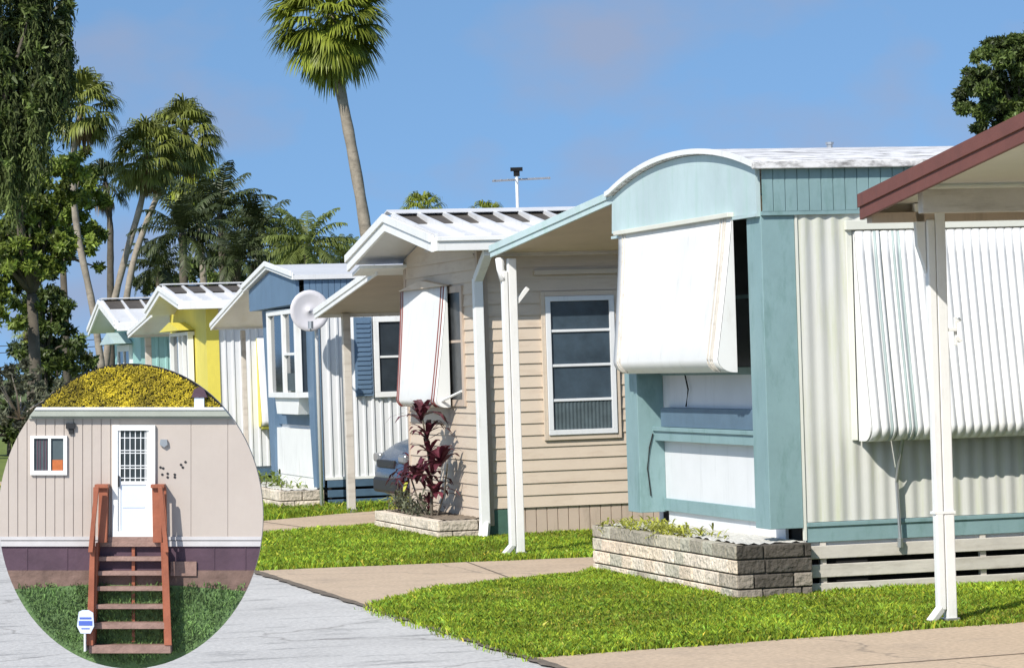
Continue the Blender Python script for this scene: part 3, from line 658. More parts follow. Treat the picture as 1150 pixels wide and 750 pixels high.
MB().px([(.75, 2.632), (1.33, 2.70), (1.33, 2.74), (.75, 2.638)], -.36, 8).build('ridge_vent', M['vent'], H4)  # painted shade of the gaps below this ridge
rake(H4, R4, -.4, M['white'], .09, .03)
MB().px([(-.36, 2.38), (-.28, 2.38), (-.28, 2.49), (-.36, 2.49)], -.4, 8).build('gutter', M['white'], H4, bevel=.004)
MB().px([(0, 2.4), (1.35, 2.6), (2.7, 2.38)], -.018, .02).build('gable_panel', M['yellow'], H4)
w = MB()
for s in (.95, 1.4, 1.75, 2.5): w.box(-.12, -.04, s, s+.07, .9, 2.05)
w.box(-.12, -.02, .95, 2.57, 2.05, 2.1).box(-.12, -.02, .95, 2.57, .84, .9).box(-.1, -.05, 1.0, 1.4, 1.4, 1.45)
w = w.build('window', M['white'], H4, bevel=.003); MB().box(-.07, -.06, .98, 2.54, .9, 2.06).build('pane', M['glass'], w)
MB().px([(.85, 2.12), (2.65, 2.12), (1.75, 2.24)], -.25, -.021).build('window_hood', M['yellow'], H4)
awning(H4, 'x', .66, 2.2, 1.98, .78, -.02, .22, M['whites'], curl=.08, pitch=.2, amp=.002, cheek=M['yellow'])
MB().box(.66, 2.2, -.2, -.1, .74, .8).build('awning_underside', M['olive'], H4, bevel=.02)
MB().box(.03, 8, -.02, .0, .12, .22).box(.03, 8, -.02, .0, .0, .08).build('skirting_board', M['navy'], H4)
q4 = [(-.3, 25.5, 2.42), (-.3, 27.9, 2.16), (6, 27.9, 2.16), (6, 25.5, 2.42)]
carport('white carport roof between the yellow home and the teal home', q4, .03, M['roofw'], M['whites'], M['white'], .08)
postthing('grey carport post between the yellow home and the teal home', -.05, 27.7, 2.08, .09, spout=False, m=M['slat'])

# ------------------------------------------------------------------ home 5: teal
H5 = thing('mobile_home', 'small teal home with white gable roof, farthest along the row', 'mobile home', 0, 28.8)
MB().box(.0, 8, .0, 2.9, .2, 2.3).build('body', M['teal'], H5)
mb = MB(); corr(mb, .0, 8, .2, 2.3, -.015, .14, .012, 'x', -1); mb.build('side_wall', M['teal'], H5)
R5 = [(-.3, 2.32), (1.45, 2.68), (2.9, 2.26)]
for a, b in ((R5[0], R5[1]), (R5[1], R5[2])): MB().px([a, b, (b[0], b[1]-.05), (a[0], a[1]-.05)], -.4, 8).build('roof_slope', M['roofw'], H5)
rb = MB(); e = -.4
while e < 7.9: rb.px([(R5[0][0], R5[0][1]), (1.38, 2.67), (1.38, 2.72), (R5[0][0], R5[0][1]+.04)], e, e+.03); e += .3
rb.px([(1.3, 2.73), (1.6, 2.73), (1.6, 2.745), (1.3, 2.745)], -.4, 8).build('roof_rib', M['roofw'], H5)
MB().px([(.85, 2.562), (1.43, 2.68), (1.43, 2.72), (.85, 2.568)], -.36, 8).build('ridge_vent', M['vent'], H5)  # ridge gaps drawn as a dark strip in place of real shade
rake(H5, R5, -.4, M['white'], .09, .03)
MB().box(-.4, 8, -.36, -.29, 2.2, 2.33).build('gutter', M['white'], H5, bevel=.004)
MB().px([(0, 2.25), (1.45, 2.58), (2.85, 2.2)], -.02, .02).build('gable_panel', M['teal'], H5)
w = MB().box(-.05, -.0, .9, 2.3, 1.9, 2.0).box(-.05, 0, .9, .98, .9, 1.9).box(-.05, 0, 2.2, 2.3, .9, 1.9).box(-.05, 0, 1.55, 1.62, .9, 1.9).box(-.05, 0, .9, 2.3, .85, .93).build('window', M['white'], H5)
MB().box(-.03, -.01, .95, 2.25, .9, 1.95).build('pane', M['glass'], w)
MB().px([(.7, 2.02), (2.5, 2.02), (1.6, 2.2)], -.3, -.021).build('window_hood', M['turql'], H5)
MB().box(-.018, 8, -.02, 0, -.02, .2).box(-.018, 0, 0, 2.9, -.02, .2).build('skirting', M['whites'], H5)

# ------------------------------------------------------------------ TV antenna behind the tan home
a0 = at(580, 190, 30.5)
an = bpy.data.objects.new('tv_antenna', None); C.objects.link(an); an.location = (a0.x, a0.y, 0); tag(an, 'thin rooftop television antenna with long crossbar above the tan home roof', 'antenna')
MB().tube([(0, 0, 2.3), (0, 0, a0.z-.02)], .016, 6).build('mast', M['white'], an)
mb = MB(); mb.tube([(-.24, 0, a0.z-.11), (.33, .12, a0.z-.09)], .011, 5)
for k in range(9):
    x = -.22+k*.066; l = .06+.012*k; mb.tube([(x, -l, a0.z-.10), (x+.01, l, a0.z-.10)], .006, 4)
mb.build('crossbar', M['metal'], an)
MB().box(-.06, .06, -.03, .03, a0.z-.02, a0.z+.015).pz([(-.03, -.02), (.03, -.02), (.03, .02), (-.03, .02)], a0.z-.07, a0.z-.02).build('amplifier', M['herb'], an)

# ------------------------------------------------------------------ parked car
car = thing('parked_car', 'dark blue car parked under the carport beside the tan home', 'car', .12, 12.55)
st = [(0, .34, .46, .50), (.03, .26, .56, .64), (.10, .21, .66, .75), (.25, .18, .75, .82), (.5, .18, .83, .86), (.9, .18, .90, .88), (1.4, .18, .95, .88), (2.3, .18, .97, .88), (3.2, .18, .97, .88), (3.9, .2, .94, .85), (4.2, .24, .88, .78), (4.3, .32, .75, .7)]
vs = []; P = 20
for x, zb, ztp, hw in st:
    for k in range(P):
        q = 2*math.pi*(k+.5)/P; cy = math.copysign(abs(math.cos(q))**.45, math.cos(q)); cz = math.copysign(abs(math.sin(q))**.55, math.sin(q))
        vs.append((x, hw*cy, (zb+ztp)/2+(ztp-zb)/2*cz))
mb = MB(); mb.add(vs, [(i*P+k, i*P+(k+1) % P, (i+1)*P+(k+1) % P, (i+1)*P+k) for i in range(len(st)-1) for k in range(P)]+[tuple(range(P)), tuple(range(len(st)*P-1, len(st)*P-P-1, -1))])
mb.build('body', M['carp'], car, smooth=True)
cb = [(1.15, .88), (1.85, 1.36), (2.3, 1.45), (3.1, 1.44), (3.7, 1.25), (4.05, .92)]
mb = MB(); mb.hexa([(x, -.74+.12*(z-.9)*2*.6, z) for x, z in cb], [(x, .74-.12*(z-.9)*2*.6, z) for x, z in cb]); mb.build('cabin_glass', M['glass'], car, bevel=.04)
MB().pz([(1.95, -.62), (3.2, -.62), (3.2, .62), (1.95, .62)], 1.43, 1.475).build('roof', M['carp'], car, bevel=.02)
for x in (.85, 3.4):
    for y in (-.78, .78):
        tw = MB().tube([(x, y-.1, .31), (x, y+.1, .31)], .31, 20).build('wheel', M['rubber'], car, smooth=False)
        MB().tube([(x, y-.105, .31), (x, y+.105, .31)], .19, 12).build('rim', M['metal'], tw)
for y in (-.58, .58): MB().pz([(.03, y-.13), (.14, y-.15), (.24, y+.0), (.14, y+.15), (.03, y+.13)], .55, .64).build('headlight', M['lens'], car, bevel=.02)
MB().box(-.005, .03, -.38, .38, .50, .58).build('grille', M['plate'], car, bevel=.01)
MB().pz([(-.02, -.5), (-.02, .5), (.12, .74), (.3, .80), (.3, -.80), (.12, -.74)], .24, .40).build('bumper', M['plate'], car, bevel=.03)

# ------------------------------------------------------------------ vegetation helpers
def quads_from(P, A, B, tint):
    """P centre base (n,3), A half-width vec, B length vec -> quads"""
    n = len(P); V = np.empty((n, 4, 3)); V[:, 0] = P-A; V[:, 1] = P+A; V[:, 2] = P+B+A*.35; V[:, 3] = P+B-A*.35
    b = np.arange(n)*4; return V.reshape(-1, 3), np.stack([b, b+1, b+2, b+3], 1), tint
def unit(v): return v/np.maximum(np.linalg.norm(v, axis=-1, keepdims=True), 1e-9)
def ribbon(pts, wid, side):
    """pts list of k points arrays (n,3), wid k widths -> verts, quads (n*(k-1))"""
    k = len(pts); n = len(pts[0]); V = np.empty((n, 2*k, 3))
    for i in range(k): V[:, 2*i] = pts[i]-side*wid[i]; V[:, 2*i+1] = pts[i]+side*wid[i]
    b = np.arange(n)*2*k; Fs = [np.stack([b+2*i, b+2*i+1, b+2*i+3, b+2*i+2], 1) for i in range(k-1)]
    return V.reshape(-1, 3), np.concatenate(Fs)
def fan_fronds(n, R, lo, hi, drop, seed, nl=18, spread=1.35, droop=.5):
    rg = np.random.default_rng(seed); Vs = []; Fs = []; Ts = []; off = 0
    for i in range(n):
        az = i*2.39996+rg.normal(0, .2); el = lo+(hi-lo)*((i+.5)/n)+rg.normal(0, .12)
        d = np.array([math.cos(az)*math.cos(el), math.sin(az)*math.cos(el), math.sin(el)])
        Lp = R*rg.uniform(.42, .58); Lf = R*rg.uniform(.42, .6)
        side = unit(np.cross(d, [0, 0, 1.0])+rg.normal(0, .15, 3)); nrm = np.cross(side, d)
        hub = d*Lp+np.array([0, 0, -drop*Lp*.35])
        # petiole
        pv, pf = ribbon([np.zeros((1, 3)), (hub*.55+[0, 0, .04*R])[None], hub[None]], [.018*R]*3, side[None]); Vs.append(pv); Fs.append(pf+off); off += len(pv); k = rg.uniform(.7, 1.2); Ts.append(np.full(len(pf), k))
        a = np.linspace(-spread, spread, nl)+rg.normal(0, .04, nl)
        dd = d[None]*np.cos(a)[:, None]+side[None]*np.sin(a)[:, None]+nrm[None]*(-.25*np.abs(a))[:, None]*.5
        dd = unit(dd); ll = Lf*(1-.22*np.abs(a)/spread)*rg.uniform(.85, 1.1, nl)
        p0 = np.repeat(hub[None], nl, 0); p1 = p0+dd*(ll*.5)[:, None]; 
        dr = np.array([0, 0, -1.0]); p2 = p1+unit(dd*(1-droop)+dr*droop)*(ll*.32)[:, None]; p3 = p2+unit(dd*(1-droop*1.5)+dr*droop*1.7)*(ll*.28)[:, None]
        sd_ = unit(np.cross(dd, nrm[None]))
        v, f_ = ribbon([p0, p1, p2, p3], [.008*R, .020*R, .013*R, .001*R], sd_)
        Vs.append(v); Fs.append(f_+off); off += len(v); Ts.append(np.tile(k*rg.uniform(.75, 1.25, nl), 3))
    return np.concatenate(Vs), np.concatenate(Fs), np.concatenate(Ts)
def feather_fronds(n, R, lo, hi, seed, nl=26, droop=1.2, ll=.22):
    rg = np.random.default_rng(seed); Vs = []; Fs = []; Ts = []; off = 0
    for i in range(n):
        az = i*2.39996+rg.normal(0, .3); el = lo+(hi-lo)*((i+.5)/n)+rg.normal(0, .1); Lr = R*rg.uniform(.85, 1.15)
        h = np.array([math.cos(az), math.sin(az), 0]); pts = [np.zeros(3)]; a = el; K = 10
        for k in range(K):
            a -= droop*rg.uniform(.6, 1.2)/K*(0.5+k/K); pts.append(pts[-1]+(h*math.cos(a)+np.array([0, 0, math.sin(a)]))*Lr/K)
        pts = np.array(pts); side = np.array([-h[1], h[0], 0])
        v, f_ = ribbon([p[None] for p in pts], list(np.linspace(.016, .003, K+1)*R), side[None]); Vs.append(v); Fs.append(f_+off); off += len(v); k_ = rg.uniform(.7, 1.3); Ts.append(np.full(len(f_), k_*1.2))
        u = np.linspace(.12, .98, nl)*K; i0 = np.minimum(u.astype(int), K-1); fr = (u-i0)[:, None]; P0 = pts[i0]*(1-fr)+pts[i0+1]*fr; T = unit(pts[i0+1]-pts[i0])
        for sg in (-1, 1):
            l = R*ll*(np.sin(np.linspace(.35, 2.9, nl))*.8+.25)*rg.uniform(.8, 1.15, nl)
            D = unit(T*.55+side*sg*.8+np.array([0, 0, -.25])+rg.normal(0, .1, (nl, 3))); 
            P1 = P0+D*(l*.55)[:, None]; P2 = P1+unit(D*.6+np.array([0, 0, -.8]))*(l*.45)[:, None]
            v, f_ = ribbon([P0, P1, P2], [.013*R, .017*R, .002*R], T); Vs.append(v); Fs.append(f_+off); off += len(v); Ts.append(np.tile(k_*rg.uniform(.75, 1.25, nl), 2))
    return np.concatenate(Vs), np.concatenate(Fs), np.concatenate(Ts)
def palm(label, path, D, Rpx, seed, kind='fan', leafm='palm', n=46, trunk_w=.16, dead=12, lo=-.75, hi=1.35, squash=1.0, group='palm trees behind the homes', droop=.5, barkm='bark', **kw):
    """path: pixels from crown down to where the trunk meets what hides it; the trunk goes on to the ground"""
    k = D/F; P = [at(x, y, D) for x, y in path]; top = P[0]
    base = P[-1].copy(); dx = (P[-1].x-P[-2].x)/max(P[-2].z-P[-1].z, .1)
    base = Vector((P[-1].x+dx*P[-1].z*.5, D, -.05)); root = bpy.data.objects.new('palm_tree', None); C.objects.link(root); root.location = (base.x, D, 0)
    tag(root, label, 'palm tree', group)
    pts = [(p.x-base.x, 0, p.z) for p in P]+[(0, 0, -.05)]
    # smooth the path
    fine = []
    for i in range(len(pts)-1):
        for q in range(5):
            a = q/5; fine.append(tuple(np.array(pts[i])*(1-a)+np.array(pts[i+1])*a))
    fine.append(pts[-1]); A = np.array(fine)
    for _ in range(3): A[1:-1] = (A[:-2]+A[1:-1]*2+A[2:])/4
    m = len(A); rr = [trunk_w*(.8+.25*i/m)*(1+.06*math.sin(i*2.3)) for i in range(m)]
    MB().tube([tuple(p) for p in A], rr, 12).build('trunk', M[barkm], root, smooth=True)
    R = Rpx*k; loc = (top.x-base.x, 0, top.z)
    if kind == 'fan': V, Fc, T = fan_fronds(n, R, lo, hi, .4, seed, droop=droop, **kw)
    else: V, Fc, T = feather_fronds(n, R, lo, hi, seed, **kw)
    V[:, 2] *= squash
    npmesh('crown', V, Fc, T, M[leafm], root, loc)
    if dead:
        V, Fc, T = fan_fronds(dead, R*.85, -1.5, -.85, .6, seed+5, nl=12, spread=.8, droop=.8)
        npmesh('dead_fronds', V, Fc, T, M['dead'], root, loc)
    return root
def leaf_clumps(cs, per, lsz, seed, hang=0):
    rg = np.random.default_rng(seed); P = []; T = []
    for (c, r) in cs:
        n = int(per*(r[0]*r[1]*r[2])**(1/3)**1)
        q = unit(rg.normal(0, 1, (n, 3)))*rg.uniform(.35, 1, (n, 1))**.6
        P.append(np.array(c)+q*np.array(r)); T.append(np.full(n, rg.uniform(.5, 1.6))*rg.uniform(.5, 1.6, n))
    P = np.concatenate(P); T = np.concatenate(T); n = len(P)
    A = unit(rg.normal(0, 1, (n, 3)))*(lsz*rg.uniform(.25, .5, n))[:, None]; B = unit(rg.normal(0, 1, (n, 3))+np.array([0, 0, -hang]))*(lsz*rg.uniform(.7, 1.5, n))[:, None]
    return quads_from(P, A, B, T)
def tree(label, D, crown, trunkpx, seed, leafm='leaf', lsz=.16, per=420, nclump=60, trunk_w=.22, group='leafy trees beyond the homes', hang=0, strands=0, barkm='barkd', depth=1.0, name='leafy_tree', cat='tree', csize=.22):
    """crown: list of pixel ellipses (x,y,rx,ry)"""
    rg = np.random.default_rng(seed); k = D/F
    bx, by = trunkpx; b = at(bx, by, D); root = bpy.data.objects.new(name, None); C.objects.link(root); root.location = (b.x, D, 0)
    tag(root, label, cat, group); cs = []; tot = sum(c[2]*c[3] for c in crown)
    for (x, y, rx, ry) in crown:
        c = at(x, y, D); m = max(2, int(nclump*rx*ry/tot)); Rx, Rz = rx*k, ry*k
        for _ in range(m):
            q = unit(rg.normal(0, 1, 3))*rg.uniform(.15, 1)**.5
            s_c = (Rx*Rz)**.5*csize*rg.uniform(.6, 1.25)
            cs.append(((c.x-b.x+q[0]*(Rx-s_c*.6), q[1]*max(Rx, .8)*depth, c.z+q[2]*(Rz-s_c*.6)), (s_c*1.15, s_c*1.15, s_c*.85)))
    V, Fc, T = leaf_clumps(cs, per, lsz, seed+1, hang)
    npmesh('crown', V, Fc, T, M[leafm], root)
    mb = MB(); zc = np.mean([c[0][2] for c in cs]); xc = np.mean([c[0][0] for c in cs]); zlow = min(c[0][2] for c in cs)
    fork = max(.4, min(zlow+.3*(zc-zlow), zc)); f0 = (xc*.35, 0, fork)
    mb.tube([(0, 0, -.05), (xc*.12, .05, fork*.5), f0], [trunk_w, trunk_w*.8, trunk_w*.65], 10)
    idx = rg.choice(len(cs), min(len(cs), 16), replace=False)
    for i in idx:
        c = np.array(cs[i][0]); mid = (np.array(f0)*.5+c*.5)+rg.normal(0, .12, 3)*trunk_w*3; mb.tube([f0, tuple(mid), tuple(c)], [trunk_w*.45, trunk_w*.25, trunk_w*.08], 6)
    mb.build('trunk', M[barkm], root, smooth=True)
    if strands:
        P0 = []; LL = []
        for _ in range(strands):
            c, r = cs[rg.integers(len(cs))]; P0.append(np.array(c)+rg.normal(0, .55, 3)*np.array(r)); LL.append(rg.uniform(.25, 1)**2*2.2*strand_len)
        P0 = np.array(P0); LL = np.array(LL); tj = rg.uniform(.4, 1.9, len(P0)); reps = 20; Ps = []; Ts = []
        for j in range(reps):
            fr = (j+rg.uniform(0, 1, len(P0)))/reps; Ps.append(P0+np.stack([rg.normal(0, .05, len(P0)), rg.normal(0, .05, len(P0)), -fr*LL], 1)); Ts.append(tj*rg.uniform(.6, 1.4, len(P0)))
        Ps = np.concatenate(Ps); n = len(Ps); A = unit(rg.normal(0, 1, (n, 3))*[1, 1, .2])*(.02*rg.uniform(.5, 1.4, n))[:, None]; B = np.stack([rg.normal(0, .045, n), rg.normal(0, .045, n), -rg.uniform(.05, .15, n)], 1)
        V, Fc, T = quads_from(Ps, A, B, np.concatenate(Ts)); npmesh('hanging_foliage', V, Fc, T, M['moss'], root)
    return root
strand_len = 1.0
# ------------------------------------------------------------------ palms
palm('tall palm with a full round green crown above the tan home roof', [(372, 16), (380, 90), (394, 160), (412, 262)], 80, 77, 3, n=110, trunk_w=.155, dead=7, lo=-1.25, hi=1.4, droop=.34, nl=24)
palm('slender pale trunked palm at the left beside the dark weeping tree', [(92, 118), (80, 185), (86, 262), (106, 350)], 84, 54, 4, n=54, trunk_w=.1, dead=14, lo=-1.0, hi=1.4, leafm='palmg', droop=.45)
palm('tallest crown of the two crossing palms left of the yellow home', [(208, 150), (170, 235), (150, 290), (140, 345)], 88, 54, 6, n=72, trunk_w=.1, dead=14, lo=-1.2, hi=1.35, droop=.45, leafm='palmg')
palm('left crown of the two crossing palms left of the yellow home', [(166, 172), (160, 225), (143, 280), (126, 345)], 86, 52, 7, n=72, trunk_w=.1, dead=18, lo=-1.2, hi=1.35, droop=.45, leafm='palmg')
palm('lower yellowish palm between the crossing palms and the dark palms', [(212, 196), (222, 240), (228, 300), (230, 345)], 92, 46, 8, n=52, trunk_w=.11, dead=12, lo=-1.1, hi=1.3, leafm='palm')
palm('dim palm with thin straight trunk behind the slender palm', [(118, 205), (124, 250), (124, 300), (124, 350)], 100, 40, 9, n=34, trunk_w=.12, dead=8, leafm='palmd', barkm='barkd')
for i, (x, y, r_, tr, lf, D_, lb) in enumerate((
    (205, 262, 60, (207, 340), 'palmd', 78, 'dark feathery palm left of the others, behind the yellow home'),
    (248, 240, 66, (252, 340), 'palmd', 82, 'dark feathery palm rising highest behind the yellow home'),
    (292, 262, 58, (288, 340), 'palmd', 80, 'dark feathery palm behind the ridge of the blue home'),
    (345, 275, 56, (350, 340), 'palml', 74, 'light grey green feathery palm between the blue home and the tall palm'),
    (268, 292, 46, (262, 340), 'palmd', 76, 'low dark feathery palm just above the yellow home roof'),
    (325, 292, 44, (318, 340), 'palml', 78, 'low light feathery palm behind the blue home roof'),
    (178, 300, 44, (180, 345), 'palmd', 90, 'low dark feathery palm above the teal home roof'),
    (386, 290, 34, (390, 330), 'palml', 76, 'small light palm beside the trunk of the tall palm'))):
    palm(lb, [(x, y), ((x+tr[0])/2, (y+tr[1])/2), tr], D_, r_, 20+i, kind='feather', leafm=lf, n=34, trunk_w=.12, dead=0, lo=-.5, hi=1.45, barkm='barkd', nl=22, ll=.26)
palm('palm crown peeking over the tan home roof, left of the antenna', [(474, 236), (474, 260), (474, 290)], 95, 32, 41, n=40, trunk_w=.15, dead=4, lo=-.8, hi=1.4, nl=14)
palm('palm crown peeking over the tan home roof, beside the antenna', [(548, 246), (548, 262), (548, 290)], 98, 30, 42, n=40, trunk_w=.15, dead=4, lo=-.8, hi=1.4, nl=14)
palm('small far palm above the grey bush at the left edge, upper', [(28, 372), (31, 400), (33, 430)], 120, 20, 43, n=24, trunk_w=.12, dead=3, leafm='palm', barkm='barkd', nl=12)
palm('small far palm above the grey bush, right of its neighbour', [(52, 386), (52, 405), (50, 430)], 118, 18, 44, n=24, trunk_w=.12, dead=3, leafm='palm', barkm='barkd', nl=12)
# ------------------------------------------------------------------ trees
strand_len = .75
tree('big dark weeping tree with hanging foliage at the left edge', 60, [(0, 20, 62, 70), (44, 20, 40, 50), (8, 95, 52, 60), (-8, 150, 40, 50), (70, 50, 16, 34), (58, 78, 24, 34), (40, 130, 26, 34), (22, 175, 18, 26)], (-20, 400), 51, leafm='leafd', lsz=.12, per=900, nclump=190, trunk_w=.22, strands=1700, hang=.6, csize=.15)
tree('sunlit green tree below the weeping tree at the left', 64, [(15, 225, 50, 55), (66, 205, 40, 46), (10, 290, 50, 48), (52, 275, 34, 50), (20, 190, 40, 40), (15, 345, 34, 40)], (40, 420), 52, leafm='leaf', lsz=.10, per=950, nclump=170, trunk_w=.16, csize=.17)
tree('mid green tree behind the slender palm', 90, [(92, 225, 34, 44), (78, 260, 40, 44), (108, 280, 18, 34), (60, 230, 40, 40), (30, 260, 40, 60), (100, 190, 24, 30)], (75, 400), 53, leafm='leaf', lsz=.12, per=760, nclump=120, trunk_w=.14, csize=.18)
tree('dark tree low behind the yellow bush and the teal home', 70, [(55, 345, 30, 45), (45, 400, 30, 28), (66, 380, 26, 40), (88, 400, 20, 30), (30, 350, 24, 30)], (50, 430), 54, leafm='leafd', lsz=.10, per=800, nclump=90, trunk_w=.1, csize=.18)
tree('dark leafy tree behind the yellow home roof', 96, [(250, 300, 60, 34), (320, 305, 60, 26), (190, 315, 40, 26)], (255, 400), 55, leafm='leafd', lsz=.14, per=480, nclump=70, trunk_w=.15, csize=.17)
tree('leafy tree behind the turquoise trailer at the right', 48, [(1130, 78, 46, 42), (1112, 120, 44, 34), (1160, 60, 36, 40), (1165, 120, 50, 40), (1092, 118, 24, 34), (1098, 75, 20, 24), (1215, 90, 60, 60), (1150, 150, 60, 30)], (1150, 300), 56, leafm='leafd', lsz=.06, per=3600, nclump=260, trunk_w=.12, csize=.21)
tree('grey green scrubby bush with pale branches at the left edge', 46, [(22, 425, 34, 26), (48, 440, 30, 26), (5, 450, 30, 32), (30, 465, 34, 22)], (22, 500), 57, leafm='leafg', lsz=.06, per=1100, nclump=55, trunk_w=.05, barkm='barkp', name='bush', cat='bush', group='bushes at the end of the road', csize=.18)
tree('dark hedge bush low at the left edge', 62, [(-10, 470, 50, 32), (30, 480, 44, 26)], (10, 510), 58, leafm='leafd', lsz=.08, per=900, nclump=50, trunk_w=.05, name='bush', cat='bush', group='bushes at the end of the road', csize=.18)
fw_ = []
for i, (x, y, w) in enumerate(((60, 452, 90), (160, 440, 90), (260, 430, 90), (340, 425, 90))):
    tree(['far dark tree closing the view left of the teal home', 'far dark tree closing the view behind the teal home', 'far dark tree closing the view behind the yellow home', 'far dark tree closing the view behind the blue home'][i], 105, [(x, y-40, w*.6, 42), (x+25, y-20, w*.5, 40)], (x, 460), 60+i, leafm='leafd', lsz=.16, per=380, nclump=40, trunk_w=.15)
# power line
pl = bpy.data.objects.new('power_line', None); C.objects.link(pl); tag(pl, 'two thin overhead wires crossing the sky gap at the far left', 'power line')
pl.location = (-40, 110, 0)
for z, nm in ((3.1, 'wire'), (2.9, 'wire')):
    a = at(-300, 372 if z > 3 else 379, 110)-pl.location; b = at(160, 376 if z > 3 else 384, 110)-pl.location
    MB().tube([tuple(a+(b-a)*q/10+Vector((0, 0, -.5*math.sin(math.pi*q/10)))) for q in range(11)], .014, 5).build(nm, M['plate'], pl)
for px_ in (-300, 160):
    a = at(px_, 372, 110)-pl.location; MB().tube([(a.x, a.y, 0), (a.x, a.y, a.z+.2)], .1, 8).build('pole', M['barkd'], pl)

# ------------------------------------------------------------------ cordyline, herbs
def strap_leaves(base, n, L_, W_, seed, up=.5):
    rg = np.random.default_rng(seed); a = np.arange(n)*2.4+rg.normal(0, .3, n); el = rg.uniform(-.1, 1.2, n)*up+.1
    h = np.stack([np.cos(a), np.sin(a), np.zeros(n)], 1); P0 = np.repeat(np.array(base)[None], n, 0)+np.stack([np.zeros(n), np.zeros(n), rg.uniform(-.04, .05, n)], 1)
    l = L_*rg.uniform(.7, 1.15, n)[:, None]; u = np.array([0, 0, 1.0]); e1 = np.sin(el)[:, None]; c1 = np.cos(el)[:, None]
    P1 = P0+(h*c1+u*e1)*l*.45; P2 = P1+(h*c1+u*(e1-.45))*l*.35; P3 = P2+(h*.7+u*(e1-1.1))*l*.25
    side = np.cross(h, u); V, Fc = ribbon([P0, P1, P2, P3], [W_*.35, W_, W_*.75, W_*.05], side)
    return V, Fc, np.tile(rg.uniform(.5, 1.9, n), 3)
def merge(parts):
    o = 0; Vs, Fs, Ts = [], [], []
    for V, Fc, T in parts: Vs.append(V); Fs.append(Fc+o); Ts.append(T); o += len(V)
    return np.concatenate(Vs), np.concatenate(Fs), np.concatenate(Ts)
ct = thing('maroon_plant', 'tall maroon strap leaved plant in the planter by the tan home', 'plant', -.27, 8.95, .15)
sp1 = [(.0, 0, 0), (.02, .05, .35), (.0, .1, .66), (-.03, .15, .95)]; sp2 = [(.02, -.1, 0), (.07, -.22, .22), (.09, -.3, .5)]; sp3 = [(-.02, .1, 0), (-.04, .4, .18), (-.07, .5, .36)]
MB().tube(sp1, [.014, .012, .01, .008], 6).tube(sp2, .009, 6).tube(sp3, .009, 6).build('stem', M['barkd'], ct)
ps = [strap_leaves((-.03, .15, .90), 30, .32, .030, 1, 1.0), strap_leaves((.0, .08, .74), 14, .28, .028, 2, .8), strap_leaves((.01, .06, .57), 14, .24, .03, 3, .8), strap_leaves((.05, -.2, .5), 22, .28, .034, 4, 1.1), strap_leaves((-.05, .35, .34), 20, .28, .034, 5, 1.1), strap_leaves((.02, .04, .38), 18, .27, .03, 6, 1.0), strap_leaves((.02, -.08, .22), 16, .26, .03, 8, 1.1), strap_leaves((.0, .1, .12), 12, .2, .018, 7, 1)]
V, Fc, T = merge(ps); npmesh('foliage', V, Fc, T, M['maroon'], ct)
def lowplant(label, e, s, z, m, n, R, H, seed, name='low_plant', group=None, lw=.012):
    t = thing(name, label, 'plant', e, s, z, group); rg = np.random.default_rng(seed); ps = []
    for k in range(n):
        ps.append(strap_leaves((rg.normal(0, R[0]), rg.normal(0, R[1]), rg.uniform(.0, H)), 7, .09+H*.3, lw, seed*50+k, .9))
    V, Fc, T = merge(ps); npmesh('foliage', V, Fc, T, M[m], t); st_ = MB()
    for k in range(min(n, 8)): x, y = rg.normal(0, R[0]), rg.normal(0, R[1]); st_.tube([(x, y, -.03), (x+.01, y, H*.8)], .004, 5)
    st_.build('stem', M['barkd'], t)
    return t
lowplant('small grey green plant in the far end of the tan home planter', -.24, 10.0, .15, 'leafg', 26, (.08, .3), .16, 71)
lowplant('small plants at the foot of the maroon plant', -.3, 9.3, .15, 'leafg', 12, (.06, .2), .08, 72)
lowplant('yellow green ground cover spilling over the nearest stone planter', -.33, 1.9, .325, 'herb', 150, (.06, .5), .0, 73, lw=.008)
lowplant('green tufts in the planter below the blue home', -.3, 16.6, .19, 'leaf', 30, (.08, .5), .10, 74)
lowplant('red and green leafy plant beside the parked car', .12, 11.35, 0, 'maroon', 16, (.08, .12), .55, 75, lw=.02)
lowplant('green leafy plant with yellow leaves below the parked car', .02, 11.2, 0, 'herb', 16, (.12, .12), .28, 76, lw=.02)

# ------------------------------------------------------------------ overlaid inset picture, built as an added oval board on a post
DS = 10.0; KP = F/DS
sg = bpy.data.objects.new('picture_sign', None); C.objects.link(sg)
cw = at(147, 579, DS); sg.location = (cw.x, DS, 0); sg.rotation_euler = (0, 0, 0)
tag(sg, 'oval picture board showing a beige trailer home with red wooden steps and yellow bush', 'sign')
tilt = -ROLL
# artwork is level while the camera is rolled: turn it with the camera
def T2(x, y):
    u = (x-147)/KP; v = (579-y)/KP
    return (u*c_+v*s_, -u*s_+v*c_+cw.z)
EL = [(147+148.5*math.cos(2*math.pi*k/96), 579+171*math.sin(2*math.pi*k/96)) for k in range(96)]
def clip(poly):
    outp = poly
    for i in range(96):
        a, b = EL[i], EL[(i+1) % 96]; res = []
        ins = lambda p: (b[0]-a[0])*(p[1]-a[1])-(b[1]-a[1])*(p[0]-a[0]) >= -1e-9
        for j in range(len(outp)):
            p, q = outp[j-1], outp[j]; ip, iq = ins(p), ins(q)
            if ip != iq:
                d1 = (b[0]-a[0])*(p[1]-a[1])-(b[1]-a[1])*(p[0]-a[0]); d2 = (b[0]-a[0])*(q[1]-a[1])-(b[1]-a[1])*(q[0]-a[0]); t_ = d1/(d1-d2)
                res.append((p[0]+(q[0]-p[0])*t_, p[1]+(q[1]-p[1])*t_))
            if iq: res.append(q)
        outp = res
        if not outp: return []
    return outp
